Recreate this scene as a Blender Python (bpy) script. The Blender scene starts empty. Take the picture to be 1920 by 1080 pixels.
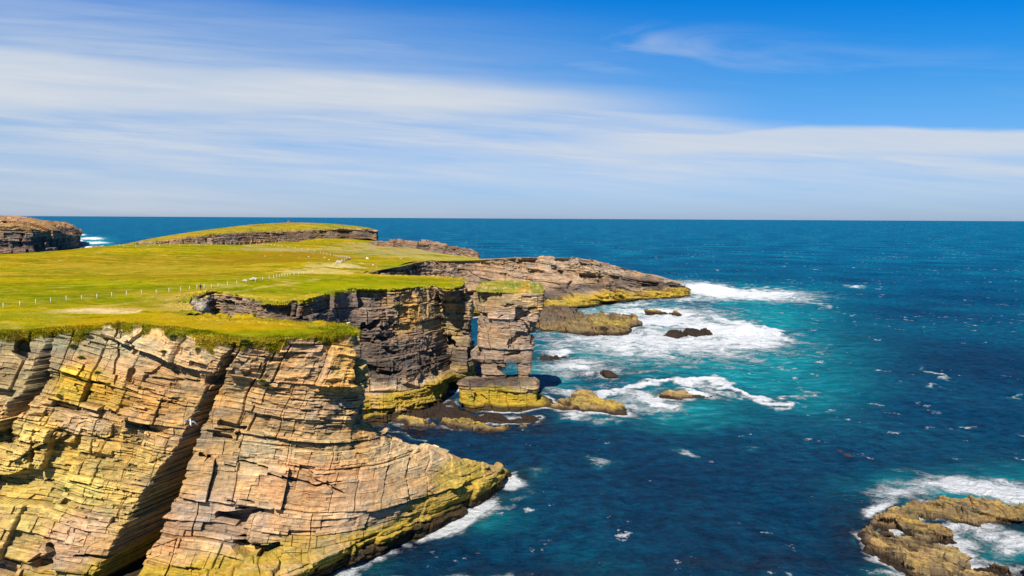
import bpy, math, random
import numpy as np
random.seed(7)
sc = bpy.context.scene
COL = sc.collection
f32 = np.float32

# ---------------------------------------------------------------- camera
H = 52.0            # camera height above the sea, metres
FPX = 1297.0        # focal length in pixels of a 1920 wide frame
PITCH = math.radians(5.78)
ROLL = math.atan(10 / 1920)
FWD = np.array([0, math.cos(PITCH), -math.sin(PITCH)])
R0 = np.array([1.0, 0, 0]); U0 = np.array([0, math.sin(PITCH), math.cos(PITCH)])
RGT = math.cos(ROLL) * R0 + math.sin(ROLL) * U0
UPV = -math.sin(ROLL) * R0 + math.cos(ROLL) * U0
EYE = np.array([0, 0, H])
cam_d = bpy.data.cameras.new('camera'); cam = bpy.data.objects.new('camera', cam_d); COL.objects.link(cam)
from mathutils import Matrix, Vector
M = Matrix(((RGT[0], UPV[0], -FWD[0], 0), (RGT[1], UPV[1], -FWD[1], 0), (RGT[2], UPV[2], -FWD[2], H), (0, 0, 0, 1)))
cam.matrix_world = M
cam_d.sensor_width = 36; cam_d.lens = 36 * FPX / 1920
cam_d.clip_start = 0.5; cam_d.clip_end = 120000
sc.camera = cam

def ray(px, py):
    return RGT * ((px - 960) / FPX) + UPV * ((540 - py) / FPX) + FWD
def Z(px, py, z):                     # point of that sight line at height z
    d = ray(px, py); t = (z - H) / d[2]; return EYE + d * t
def D(px, py, y):                     # point of that sight line at distance y
    d = ray(px, py); return EYE + d * (y / d[1])
def proj(P):
    Q = P - EYE
    a = Q @ RGT; b = Q @ UPV; c = np.maximum(Q @ FWD, 0.1)
    return 960 + FPX * a / c, 540 - FPX * b / c

# ---------------------------------------------------------------- noise
def hsh(*a):
    h = np.zeros(np.broadcast(*a).shape, np.uint32) + np.uint32(2166136261)
    for v in a:
        h = (h ^ np.asarray(v).astype(np.int64).astype(np.uint32)) * np.uint32(16777619)
        h ^= h >> np.uint32(13); h = h * np.uint32(2246822519); h ^= h >> np.uint32(15)
    return (h & np.uint32(0xFFFFFF)).astype(f32) / f32(0xFFFFFF)
def vn(P, s=1.0, seed=0):
    """value noise -1..1 ; P (N,3), s feature size (scalar or 3)"""
    Q = (P / np.asarray(s)).astype(f32)
    I = np.floor(Q).astype(np.int32); Fq = Q - I; Fq = Fq * Fq * (3 - 2 * Fq)
    x, y, z = I[:, 0], I[:, 1], I[:, 2]; fx, fy, fz = Fq[:, 0], Fq[:, 1], Fq[:, 2]
    r = 0
    for dz in (0, 1):
        for dy in (0, 1):
            a = hsh(x, y + dy, z + dz, seed); b = hsh(x + 1, y + dy, z + dz, seed)
            r = r + (a + (b - a) * fx) * (fy if dy else 1 - fy) * (fz if dz else 1 - fz)
    return r * 2 - 1
def fbm(P, s, o=4, seed=0):
    r = 0; amp = 1; t = 0
    for k in range(o):
        r = r + amp * vn(P, np.asarray(s) / 2 ** k, seed + 17 * k); t += amp; amp *= .5
    return r / t * 1.6
def sst(a, b, x):
    t = np.clip((x - a) / (b - a), 0, 1); return t * t * (3 - 2 * t)
def mixc(c, d, w):
    return c + (np.asarray(d, f32) - c) * w[:, None]

# ---------------------------------------------------------------- scene helpers
def tag(o, label=None, cat=None, group=None, kind=None):
    if label: o['label'] = label
    if cat: o['category'] = cat
    if group: o['group'] = group
    if kind: o['kind'] = kind
    return o
def empty(name, loc, rz=0):
    o = bpy.data.objects.new(name, None); COL.objects.link(o); o.location = loc; o.rotation_euler = (0, 0, rz); return o
def mesh_np(name, V, Fc, mat, parent=None, smooth=True, attrs=None):
    me = bpy.data.meshes.new(name)
    V = np.ascontiguousarray(V, f32); Fc = np.ascontiguousarray(Fc, np.int32)
    n = Fc.shape[1]
    me.vertices.add(len(V)); me.vertices.foreach_set('co', V.ravel())
    me.loops.add(Fc.size); me.loops.foreach_set('vertex_index', Fc.ravel())
    me.polygons.add(len(Fc)); me.polygons.foreach_set('loop_start', np.arange(0, Fc.size, n, dtype=np.int32))
    try: me.polygons.foreach_set('loop_total', np.full(len(Fc), n, np.int32))
    except Exception: pass
    me.polygons.foreach_set('use_smooth', np.full(len(Fc), smooth, bool))
    me.update(calc_edges=True)
    for k, a in (attrs or {}).items():
        if a.ndim == 2:
            at = me.color_attributes.new(k, 'FLOAT_COLOR', 'POINT')
            c = np.ones((len(V), 4), f32); c[:, :3] = a; at.data.foreach_set('color', c.ravel())
        else:
            at = me.attributes.new(k, 'FLOAT', 'POINT'); at.data.foreach_set('value', a.astype(f32))
    me.materials.append(mat)
    o = bpy.data.objects.new(name, me); COL.objects.link(o)
    if parent: o.parent = parent
    return o
def grid_faces(nv, nu, keep=None, off=0):
    i = np.arange(nv * nu).reshape(nv, nu)
    a = i[:-1, :-1]; b = i[:-1, 1:]; c = i[1:, 1:]; d = i[1:, :-1]
    Fc = np.stack([a, d, c, b], -1).reshape(-1, 4)
    if keep is not None:
        k = keep.reshape(nv, nu); kk = (k[:-1, :-1] & k[:-1, 1:] & k[1:, 1:] & k[1:, :-1]).ravel(); Fc = Fc[kk]
    return Fc + off

# ---------------------------------------------------------------- materials
def new_mat(name):
    m = bpy.data.materials.new(name); m.use_nodes = True
    nt = m.node_tree; b = nt.nodes['Principled BSDF']; return m, nt, b
def N(nt, t, **k):
    n = nt.nodes.new(t)
    for a, v in k.items():
        if a.startswith('i_'):
            key = a[2:]
            n.inputs[int(key) if key.isdigit() else key.replace('_', ' ')].default_value = v
        else: setattr(n, a, v)
    return n
def L(nt, a, b): nt.links.new(a, b)
def math_n(nt, op, a, b=None, clamp=False):
    n = nt.nodes.new('ShaderNodeMath'); n.operation = op; n.use_clamp = clamp
    for i, v in enumerate((a, b)):
        if v is None: continue
        if isinstance(v, (int, float)): n.inputs[i].default_value = v
        else: nt.links.new(v, n.inputs[i])
    return n.outputs[0]
def ramp(nt, src, stops):
    n = nt.nodes.new('ShaderNodeValToRGB'); cr = n.color_ramp
    while len(cr.elements) > 1: cr.elements.remove(cr.elements[-1])
    cr.elements[0].position = stops[0][0]; c = stops[0][1]; cr.elements[0].color = (*c, 1) if len(c) == 3 else c
    for p, c in stops[1:]:
        e = cr.elements.new(p); e.color = (*c, 1)
    nt.links.new(src, n.inputs[0]); return n.outputs[0]
def mixn(nt, fac, a, b, mode='MIX'):
    n = nt.nodes.new('ShaderNodeMix'); n.data_type = 'RGBA'; n.blend_type = mode
    for i, v in ((0, fac), (6, a), (7, b)):
        if isinstance(v, (int, float)): n.inputs[i].default_value = v
        elif isinstance(v, tuple): n.inputs[i].default_value = (*v, 1)
        else: nt.links.new(v, n.inputs[i])
    return n.outputs[2]

def rock_material(name, dip=(0.2, 0.0), fine=1.0):
    m, nt, b = new_mat(name)
    col = N(nt, 'ShaderNodeAttribute', attribute_name='Col')
    tc = N(nt, 'ShaderNodeNewGeometry')
    # bedding: noise squeezed along the bed normal
    mp = N(nt, 'ShaderNodeMapping'); mp.vector_type = 'POINT'
    mp.inputs['Rotation'].default_value = (-math.atan(dip[1]), math.atan(dip[0]), 0)
    mp.inputs['Scale'].default_value = (0.35, 0.35, 4.0)
    L(nt, tc.outputs['Position'], mp.inputs['Vector'])
    bed = N(nt, 'ShaderNodeTexNoise', i_Scale=0.9 * fine, i_Detail=6, i_Roughness=0.65); L(nt, mp.outputs[0], bed.inputs['Vector'])
    gr = N(nt, 'ShaderNodeTexNoise', i_Scale=1.6 * fine, i_Detail=8, i_Roughness=0.7); L(nt, tc.outputs['Position'], gr.inputs['Vector'])
    mo = N(nt, 'ShaderNodeTexNoise', i_Scale=0.35 * fine, i_Detail=5, i_Roughness=0.6); L(nt, tc.outputs['Position'], mo.inputs['Vector'])
    v = ramp(nt, bed.outputs[0], [(.30, (.42,) * 3), (.42, (.86,) * 3), (.6, (1.08,) * 3), (.75, (1.28,) * 3)])
    w = ramp(nt, gr.outputs[0], [(.3, (.60, .57, .55)), (.48, (1., 1., 1.)), (.72, (1.28, 1.26, 1.2))])
    h = ramp(nt, mo.outputs[0], [(.35, (.82, .88, .98)), (.6, (1.12, 1.0, .90))])
    c = mixn(nt, 1.0, col.outputs['Color'], v, 'MULTIPLY'); c = mixn(nt, 1.0, c, w, 'MULTIPLY'); c = mixn(nt, 1.0, c, h, 'MULTIPLY')
    L(nt, c, b.inputs['Base Color']); b.inputs['Roughness'].default_value = .9; b.inputs['Specular IOR Level'].default_value = .15
    hsum = math_n(nt, 'ADD', math_n(nt, 'MULTIPLY', bed.outputs[0], 0.5), math_n(nt, 'MULTIPLY', gr.outputs[0], 0.35))
    bp = N(nt, 'ShaderNodeBump', i_Strength=.9, i_Distance=.35 / fine); L(nt, hsum, bp.inputs['Height']); L(nt, bp.outputs[0], b.inputs['Normal'])
    return m
ROCK_NEAR = rock_material('banded_sandstone', (0.2, 0.0))
ROCK_FLAT = rock_material('flat_bedded_sandstone', (0.03, 0.0), .8)
ROCK_FAR = rock_material('far_bedded_sandstone', (0.12, 0.0), .35)

def grass_material(name, s=1.0):
    m, nt, b = new_mat(name)
    col = N(nt, 'ShaderNodeAttribute', attribute_name='Col'); tc = N(nt, 'ShaderNodeNewGeometry')
    n1 = N(nt, 'ShaderNodeTexNoise', i_Scale=2.2 * s, i_Detail=8, i_Roughness=.75); L(nt, tc.outputs['Position'], n1.inputs['Vector'])
    n2 = N(nt, 'ShaderNodeTexNoise', i_Scale=.12 * s, i_Detail=9, i_Roughness=.72); L(nt, tc.outputs['Position'], n2.inputs['Vector'])
    v = ramp(nt, n1.outputs[0], [(.3, (.50, .56, .45)), (.5, (1, 1, 1)), (.7, (1.30, 1.22, 1.2))])
    w = ramp(nt, n2.outputs[0], [(.36, (.70, .82, .7)), (.5, (1, 1, 1)), (.62, (1.18, 1.02, 1.1))])
    c = mixn(nt, 1.0, col.outputs['Color'], v, 'MULTIPLY'); c = mixn(nt, 1.0, c, w, 'MULTIPLY')
    L(nt, c, b.inputs['Base Color']); b.inputs['Roughness'].default_value = 1; b.inputs['Specular IOR Level'].default_value = 0.0
    bp = N(nt, 'ShaderNodeBump', i_Strength=.7, i_Distance=.25); L(nt, n1.outputs[0], bp.inputs['Height']); L(nt, bp.outputs[0], b.inputs['Normal'])
    return m
GRASS = grass_material('maritime_grass')

# ---------------------------------------------------------------- rock relief
def layers(z, t0, t1, seed, lo=-80, hi=120):
    r = np.random.RandomState(seed); th = r.uniform(t0, t1, int((hi - lo) / t0) + 2); th *= r.choice([.6, 1, 1, 1.5], len(th)); e = lo + np.cumsum(th)
    i = np.searchsorted(e, z); i = np.clip(i, 1, len(e) - 1)
    return i, np.minimum(z - e[i - 1], e[i] - z), (z - e[i - 1]) / (e[i] - e[i - 1])
def relief(P, dip, lean, seed, k=1.0, crack=1.0, warp=1.0):
    """horizontal protrusion in metres and per-block random numbers; beds dip, joints lean"""
    x, y, z = P[:, 0], P[:, 1], P[:, 2]
    w = vn(P, 42.0, seed + 8) * 1.5 * warp + vn(P, 18.0, seed) * .6 * warp + vn(P, 6.0, seed + 1) * .3 * warp
    rough = np.clip(.75 + .9 * vn(P, 11.0 * k, seed + 44) + .35 * vn(P, 4. * k, seed + 45), .35, 1.6)
    zb = z + dip[0] * x + dip[1] * y + w
    wu = vn(P, 26.0, seed + 12) * 3. * warp + vn(P, 9.0, seed + 2) * .8 * warp + vn(P, 2.5, seed + 3) * .35 * warp
    ua = x * .93 + y * .36 + lean * z + wu
    ub = -x * .36 + y * .93 + wu
    d = np.zeros(len(P), f32); info = []
    for (t0, t1, j0, j1, amp, cw, cd, sd) in ((3., 6.5, 4., 12., 1.15, .075, .6, 11), (.7, 2.4, 1.8, 7., .46, .04, .26, 23), (.18, .55, .8, 3.5, .20, .02, .10, 37)):
        t0, t1, j0, j1, amp, cw, cd = [q * k for q in (t0, t1, j0, j1, amp, cw, cd)]
        li, ld, lf = layers(zb, t0, t1, seed + sd)
        sp = j0 + (j1 - j0) * hsh(li, seed + sd + 1); of = hsh(li, seed + sd + 2) * 50
        qa = (ua + of) / sp; ja = np.floor(qa); fa = (qa - ja); da = np.minimum(fa, 1 - fa) * sp
        qb = (ub + of) / (sp * 1.3); jb = np.floor(qb); fb = qb - jb; db = np.minimum(fb, 1 - fb) * sp * 1.3
        h = hsh(li, ja, jb, seed + sd + 3); hl = hsh(li, seed + sd + 5)
        blk = (h - .5) * .9 + (hl - .5) * .9 - (h < .09) * 1.3 + (h > .95) * .6
        tilt = (hsh(li, ja, seed + sd + 7) - .5) * (fa - .5) * 1.0 + (lf - .5) * (hsh(li, ja, seed + sd + 8) - .6) * .6
        if amp < .9 * k: amp = amp * rough
        d += amp * (blk + tilt)
        if cw:
            has = hsh(li, ja, seed + sd + 9) < (.5 if cd > .3 * k else .3); hb = hsh(li, np.floor(ua / (j1 * 1.3)), seed + sd + 10) < .62
            d -= cd * crack * (np.exp(-(da / cw / 1.6) ** 2) * has + .9 * np.exp(-(ld / cw / 1.5) ** 2) * hb) * (rough if cd < .3 else 1)
        info.append((h, hl, li, ld))
    Pb = np.stack([ua, ub, zb * 2.6], 1); rg = 1 - np.abs(vn(Pb, 3.2 * k, seed + 15)) * 2; rg2 = 1 - np.abs(vn(Pb, 1.3 * k, seed + 16)) * 2; d += (rg * .22 + rg2 * .13) * k * rough
    d += vn(P, .8 * k, seed + 5) * .09 * k + vn(P, .35 * k, seed + 6) * .035 * k
    return d, info

TAN = (.50, .335, .15); ORANGE = (.56, .31, .085); PINK = (.49, .325, .185); PALE = (.58, .45, .26); GREY = (.29, .225, .15)
DARK = (.085, .068, .056); YEL = (.60, .43, .04); OLIVE = (.30, .27, .08); ALGAE = (.42, .295, .028); WET = (.030, .021, .016); RUST = (.42, .16, .05)
GR_Y = (.37, .285, .008); GR_G = (.25, .25, .006); GR_O = (.42, .255, .014)

def rock_colour(P, px, py, info, zones, seed, base=(TAN, ORANGE, PINK, GREY), wet=1.6, algae=5.0, alg_amt=.9):
    n1 = fbm(P, 16, 4, seed + 50); n2 = fbm(P, 5, 4, seed + 60); n3 = fbm(P * np.array([1, 1, 4.]), 7, 4, seed + 70)
    c = np.tile(np.asarray(base[0], f32), (len(P), 1))
    c = mixc(c, base[1], sst(-.1, .7, n1)); c = mixc(c, base[2], sst(0, .8, -n1 + n3 * .4)); c = mixc(c, base[3], sst(.0, .8, n2 * .6 + n3 * .6) * .8)
    for px0, py0, rx, ry, colr, s in zones:
        dd = np.sqrt(((px - px0) / rx) ** 2 + ((py - py0) / ry) ** 2)
        wgt = s * sst(1.15, .55, dd + n2 * .3 + n3 * .12)
        c = mixc(c, colr, wgt)
    tone = 1.0
    for (h, hl, li, ld), a in zip(info, (.10, .14, .16)):
        tone = tone * (1 + a * (h - .5) * 2) * (1 + a * (hl - .5) * 1.6)
    c = c * tone[:, None].astype(f32)
    z = P[:, 2]
    if algae:
        c = mixc(c, ALGAE, alg_amt * sst(algae + 1.5, algae - 1.2, z + n3 * 1.6 + n2 * .8) * sst(-.9, .1, n2 + .45))
    c = mixc(c, WET, .94 * sst(wet + .5, wet - .5, z + n2 * .5 + n3 * .4))
    return c

def catmull(Pn, t):
    """Pn (C, ...), t parameter 0..C-1"""
    C = len(Pn); i = np.clip(np.floor(t).astype(int), 0, C - 2); u = (t - i)[:, None, None]
    g = lambda k: Pn[np.clip(k, 0, C - 1)]
    p0, p1, p2, p3 = g(i - 1), g(i), g(i + 1), g(i + 2)
    m1 = (p2 - p0) * .5 * .7; m2 = (p3 - p1) * .5 * .7
    u2 = u * u; u3 = u2 * u
    return (2 * u3 - 3 * u2 + 1) * p1 + (u3 - 2 * u2 + u) * m1 + (-2 * u3 + 3 * u2) * p2 + (u3 - u2) * m2

def params(net, dens, axis, lo, hi, cap=None):
    px, py = proj(net.reshape(-1, 3)); q = np.stack([px, py], -1).reshape(net.shape[0], net.shape[1], 2)
    dl = np.linalg.norm(np.diff(q, axis=axis), axis=2); dl = dl.max(axis=1 - axis)
    out = []
    for k, l in enumerate(dl):
        n = int(np.clip(l * dens, lo, hi))
        if cap and k in cap: n = min(n, cap[k])
        out.append(k + np.arange(n) / n)
    out.append(np.array([len(dl)])); return np.concatenate(out)

def smooth2(A, n):
    for _ in range(n):
        B = A.copy(); B[1:-1] = (A[:-2] + A[2:] + A[1:-1] * 2) / 4; A = B.copy()
        A[:, 1:-1] = (B[:, :-2] + B[:, 2:] + B[:, 1:-1] * 2) / 4
    return A

def sheet_grid(net, dens, cap=None, lo=3, sm=6, closed=False):
    net = np.asarray(net, float)           # rows x cols x 3
    tu = params(net, dens, 1, lo, 420, cap); tv = params(net, dens, 0, 3, 420)
    G = catmull(np.transpose(net, (1, 0, 2)), tu)            # (nu, R, 3)
    G = np.transpose(G, (1, 0, 2))                          # (R, nu, 3)
    i = np.clip(np.floor(tv).astype(int), 0, len(net) - 2); u = (tv - i)[:, None, None]
    S = G[i] * (1 - u) + G[i + 1] * u
    B = smooth2(S.copy(), sm)
    du = np.gradient(B, axis=1); dv = np.gradient(B, axis=0)
    nrm = np.cross(dv, du); nrm /= np.linalg.norm(nrm, axis=2, keepdims=True) + 1e-9
    nrm = smooth2(nrm, 20); nrm /= np.linalg.norm(nrm, axis=2, keepdims=True) + 1e-9
    return S, nrm, tu, tv
# ---------------------------------------------------------------- ground height
ZC = [(0,583,34.6),(270,585,34.4),(560,600,34),(0,625,34.2),(250,618,34),(430,640,33.6),(660,630,32.8),(0,560,35),(300,545,35),(500,520,35.3),(376,545,35),
      (450,556,33.6),(505,567,32.3),(560,565,32.7),(600,555,33.4),(650,545,33.4),(700,544,33.),(760,541,32.4),(860,542,31.),(600,530,33.6),(750,522,32.6),(840,522,31.),
      (620,506,34),(700,510,31),(720,505,30.5),(800,489,29.5),(890,490,27.5),(780,478,30),(690,484,32),(600,490,34.5),
      (0,480,35),(230,462,35.2),(300,462,35),(400,462,34.6),(540,455,34),(620,448,33.5),(700,450,30),(740,462,28),(895,489,26.5)]
TF_ = [(870,489,395),(930,486,412),(985,483,425),(1060,484,440),(1105,489,448),(1135,494,450),(1170,503,458),(1205,514,462),(1245,524,468),(1280,535,476),(1200,512,490),(1100,490,486),(1000,486,470),(930,488,450)]
ZP = np.array([Z(*c) for c in ZC] + [D(*c) for c in TF_])
def gz(x, y):
    x = np.asarray(x, float); y = np.asarray(y, float); num = np.zeros(x.shape); den = np.zeros(x.shape)
    for p in ZP:
        w = 1.0 / ((x - p[0]) ** 2 + (y - p[1]) ** 2 + 120.0) ** 1.6; num += w * p[2]; den += w
    return num / den
def G(px, py):                        # where a sight line meets the ground
    z = 34.0
    for _ in range(12):
        p = Z(px, py, z); z = float(gz(p[0], p[1])) * .6 + z * .4
    return Z(px, py, z)

# ---------------------------------------------------------------- zones of real stone colour (lichen, staining)
ZN = [(60,700,120,70,(.38,.33,.17),.5),(130,640,180,28,(.30,.30,.17),.6),(300,650,200,34,(.36,.33,.21),.5),
      (135,722,62,52,(.58,.38,.035),.85),(205,745,45,40,(.56,.36,.05),.6),(60,850,110,90,(.52,.40,.10),.65),(170,800,60,40,(.42,.34,.22),.6),(90,900,60,25,(.45,.32,.19),.7),(200,860,120,80,(.56,.40,.08),.6),(110,930,130,60,(.52,.41,.08),.6),
      (30,1000,60,60,(.50,.38,.10),.6),(170,980,60,30,(.46,.32,.2),.7),(250,950,60,70,(.52,.40,.12),.5),(330,700,120,60,(.47,.34,.20),.5),(520,700,110,60,(.56,.34,.13),.6),(640,690,45,70,(.55,.31,.06),.7),
      (560,830,140,70,(.58,.40,.18),.6),(480,860,60,50,PALE,.6),(600,900,120,50,(.50,.27,.14),.6),(380,960,90,50,(.40,.30,.22),.7),(330,1000,60,40,(.42,.24,.13),.6),
      (500,1000,150,60,(.33,.25,.18),.6),(760,850,90,50,PALE,.6),(870,890,60,40,(.50,.38,.06),.7),(700,940,110,60,(.38,.28,.17),.5),(560,970,60,60,(.52,.30,.13),.5)]
def seg_dist(px, py, pts):
    """distance (px) to a polyline with width; returns min(dist/width)"""
    best = np.full(px.shape, 1e9)
    for (x0, y0, w0), (x1, y1, w1) in zip(pts[:-1], pts[1:]):
        dx, dy = x1 - x0, y1 - y0; t = np.clip(((px - x0) * dx + (py - y0) * dy) / (dx * dx + dy * dy), 0, 1)
        d = np.hypot(px - x0 - t * dx, py - y0 - t * dy) / (w0 + (w1 - w0) * t); best = np.minimum(best, d)
    return best
def carve(px, py, cuts, soft=.2):
    """cuts: (polyline with half-widths, depth m); negative = cut in"""
    d = np.zeros(px.shape)
    for pts, dep in cuts:
        s = seg_dist(px, py, pts); d = np.minimum(d, -dep * sst(.95 + soft, .95 - soft, s))
    return d

GZ = [(190,583,80,4.5,(.62,.48,.40),1.0),(600,508,70,6,(.52,.40,.22),.9),(650,498,42,6,(.62,.50,.38),.9),(600,498,30,7,(.5,.4,.26),.6),(500,483,140,12,(.27,.17,.015),.6),(590,476,90,6,(.30,.17,.02),.6),
      (560,468,120,3,(.42,.34,.22),.6),(690,461,60,5,(.40,.32,.24),.8),(760,472,90,8,(.36,.30,.22),.8),(820,484,80,5,(.42,.34,.15),.8),(200,505,190,9,(.34,.27,.04),.55),(330,520,120,6,(.30,.21,.02),.4),
      (120,545,130,3,(.24,.20,.015),.4),(760,497,60,7,(.22,.27,.01),.7),(640,540,140,14,(.26,.28,.008),.6),(200,535,160,7,(.25,.28,.008),.5),(300,570,110,9,(.30,.23,.03),.6),
      (340,575,60,14,(.40,.30,.12),.7),(270,605,420,12,(.40,.25,.012),.55),(60,600,90,20,(.26,.25,.01),.6),(420,536,60,4,(.45,.34,.14),.6),(330,548,70,4,(.40,.27,.04),.6)]
TRACKS = [([(-50,592),(60,586),(150,578),(300,564),(420,550),(520,536),(600,524)], 2.2, (.46,.35,.15), .6), ([(0,548),(60,545),(160,539),(265,529)], 1.4, (.14,.13,.02), .7), ([(150,526),(300,520),(420,514),(520,508)], 1.5, (.17,.16,.012), .6),
          ([(40,505),(160,500),(300,498),(430,500)], 1.6, (.36,.25,.05), .6), ([(380,478),(470,486),(600,488)], 1.6, (.30,.16,.02), .7), ([(455,459),(540,469),(600,476),(660,470),(720,464)], 1.8, (.42,.33,.22), .8), ([(250,558),(330,553),(400,545)], 1.5, (.42,.33,.10), .5), ([(200,600),(340,603),(500,607),(620,612)], 2.5, (.44,.29,.03), .5)]
def grass_colour(P, px, py, seed=3):
    n4 = fbm(P * np.array([.5, 1.4, 1.]), 70, 6, seed + 20); n1 = fbm(P * np.array([.45, 1.3, 1.]), 34, 5, seed); n2 = fbm(P * np.array([.6, 1.2, 1.]), 9, 4, seed + 5); n3 = fbm(P, 2.2, 3, seed + 9)
    c = np.tile(np.asarray(GR_Y, f32), (len(P), 1))
    c = mixc(c, GR_G, sst(-.05, .6, n1)); c = mixc(c, GR_O, sst(0, .7, -n1 * .7 + n2 * .5)); c = mixc(c, (.30, .22, .05), sst(.45, .9, n2) * .6)
    c = mixc(c, (.30, .20, .02), sst(.0, .4, n4) * .8); c = mixc(c, (.18, .21, .006), sst(.0, .4, -n4 + n2 * .3) * .7)
    c = mixc(c, (.16, .16, .01), sst(.25, .7, n3 + n2 * .4) * .6); c = mixc(c, (.46, .36, .16), sst(.62, .8, fbm(P * np.array([.5, 1, 1]), 5, 4, seed + 31)) * .7)
    n6 = fbm(P * np.array([.3, 1., 1.]), 5.5, 5, seed + 51); c = mixc(c, (.17, .18, .008), sst(.1, .6, n6) * .6); c = mixc(c, (.46, .32, .05), sst(.12, .6, -n6) * .55)
    n5 = fbm(P * np.array([.8, 1.2, 1]), 1.5, 3, seed + 41); c = mixc(c, (.13, .14, .008), sst(.25, .75, n5) * .55); c = mixc(c, (.44, .34, .07), sst(.25, .8, -n5) * .4)
    for pts_, w_, col_, s_ in TRACKS:
        sd_ = seg_dist(px + n3 * 1.5, py + n2 * 2.2, [(a, b, w_) for a, b in pts_]); c = mixc(c, col_, s_ * sst(1.3, .4, sd_) * sst(-.5, .2, n3 + .2))
    for a, b, rx, ry, colr, s in GZ:
        dd = np.sqrt(((px - a) / rx) ** 2 + ((py - b) / ry) ** 2)
        c = mixc(c, colr, s * sst(1.2, .6, dd + n2 * .75 + n3 * .45 + n1 * .2))
    c[:, 2] *= .55; return c

TURF_SRC = []
def cliff_sheet(name, label, top, rows, base_cfg, mat, rim=True, dens=1.15, cap=None, cuts=(), slots=(), zones=(), turf=0.0, big=1.6, sm=6, cat='cliff', bare=False, parent=None):
    """top: list of 3-D points of the brink; rows: list of rows of 3-D points below it"""
    top = np.array(top, float); net = []
    if rim:
        t = np.gradient(top[:, :2], axis=0); t /= np.linalg.norm(t, axis=1, keepdims=True) + 1e-9
        inn = np.stack([-t[:, 1], t[:, 0]], 1)
        for dist, up in (base_cfg.get('rim') or ((7.0, -.6), (3.0, .12), (.9, .12))):
            r = top.copy(); r[:, :2] += inn * dist
            r[:, 2] = gz(r[:, 0], r[:, 1]) + up if not bare else top[:, 2] + up
            net.append(r)
    net.append(top); nrim = len(net) - 1
    net += [np.array(r, float) for r in rows]
    S, nrm, tu, tv = sheet_grid(net, dens, cap, sm=sm)
    nv, nu, _ = S.shape; P = S.reshape(-1, 3); Nn = nrm.reshape(-1, 3)
    px, py = proj(P); vv = np.repeat(tv - nrim, nu)           # 0 at the brink, negative on the turf
    d, info = relief(P, base_cfg['dip'], base_cfg.get('lean', .2), base_cfg['seed'], base_cfg.get('k', 1.), base_cfg.get('crack', 1.), base_cfg.get('warp', 1.))
    bigd = vn(P, 13.0 * base_cfg.get('k', 1), base_cfg['seed'] + 90) * big
    d = d * base_cfg.get('amp', 1.) + bigd
    h2 = info[1][0]; h2b = hsh(np.round(h2 * 65535), 3); rock_w = sst(-.45, .02, vv); on_face = sst(0., .06, vv)
    if len(cuts): d = d + carve(px + vn(P, 1.6, 5) * 3.5 + (h2 - .5) * 15, py + vn(P, 1.3, 8) * 2 + (h2b - .5) * 11, cuts) * on_face
    slot = carve(px + vn(P, 1.6, 5) * 3. + (info[2][0] - .5) * 6 + (h2 - .5) * 7, py + vn(P, 1.3, 8) * 2, slots, .07) * on_face if len(slots) else 0
    if len(slots): d = d * (1 - np.clip(-slot / 2.5, 0, 1))
    if rim: d = d * rock_w
    Nh = Nn.copy(); Nh[:, 2] *= .35; Nh /= np.linalg.norm(Nh, axis=1, keepdims=True) + 1e-9
    Q = P + Nh * d[:, None]
    if len(slots): Q += (-slot)[:, None] * np.array([.28, .95, -.05])
    c = rock_colour(P, px, py, info, zones, base_cfg['seed'], base=base_cfg.get('pal', (TAN, ORANGE, PINK, GREY)), algae=base_cfg.get('algae', 5.), alg_amt=base_cfg.get('alg', .9), wet=base_cfg.get('wet', 1.6))
    grassy = np.zeros(len(P))
    if bare:
        w_ = sst(.1, -.3, vv) * sst(960, 900, px) * .9; c = c + (grass_colour(P, px, py) - c) * w_[:, None].astype(f32)
    if rim and not bare:
        zt = np.tile(S[nrim if False else 0, :, 2] * 0, nv)
        topz = S[np.argmin(np.abs(tv - nrim)), :, 2]; below = np.tile(topz, nv) - P[:, 2]
        nn = fbm(P, 3.2, 3, 77) + .5 * vn(P, 9, 12)
        hang = turf * (.5 + 1.6 * nn)
        grassy = np.where(vv <= 0, 1.0, sst(hang + .25, hang - .15, below)) * sst(-.95, -.45, np.where(vv > -.3, nn, 1))
        tuft = np.abs(vn(P, .9, 31)) * .26 + np.abs(vn(P, .35, 33)) * .22 + vn(P, 3, 35) * .15
        Q[:, 2] += tuft * grassy * np.where(vv < -2.0, 0.25, 1); Q += Nh * (tuft * .8 * grassy * (vv > -.3))[:, None]
        gc = grass_colour(P, px, py); edge = sst(-.2, .4, vv); gc = mixc(gc, (.21, .20, .012), edge * .6 * sst(-.4, .4, fbm(P, 2.4, 3, 43)))
        gc = mixc(gc, (.17, .10, .03), edge * sst(.0, .5, fbm(P, 2, 3, 41)) * .8)
        c = c + (gc - c) * grassy[:, None].astype(f32)
        if name == 'cliff' and not TURF_SRC: TURF_SRC.append((Q, grassy, gc, vv))
    o = mesh_np(name, Q, grid_faces(nv, nu), mat, parent, smooth=False, attrs={'Col': c})
    if parent is None: tag(o, label, cat, kind='structure')
    return o, Q, (nv, nu)

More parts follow.
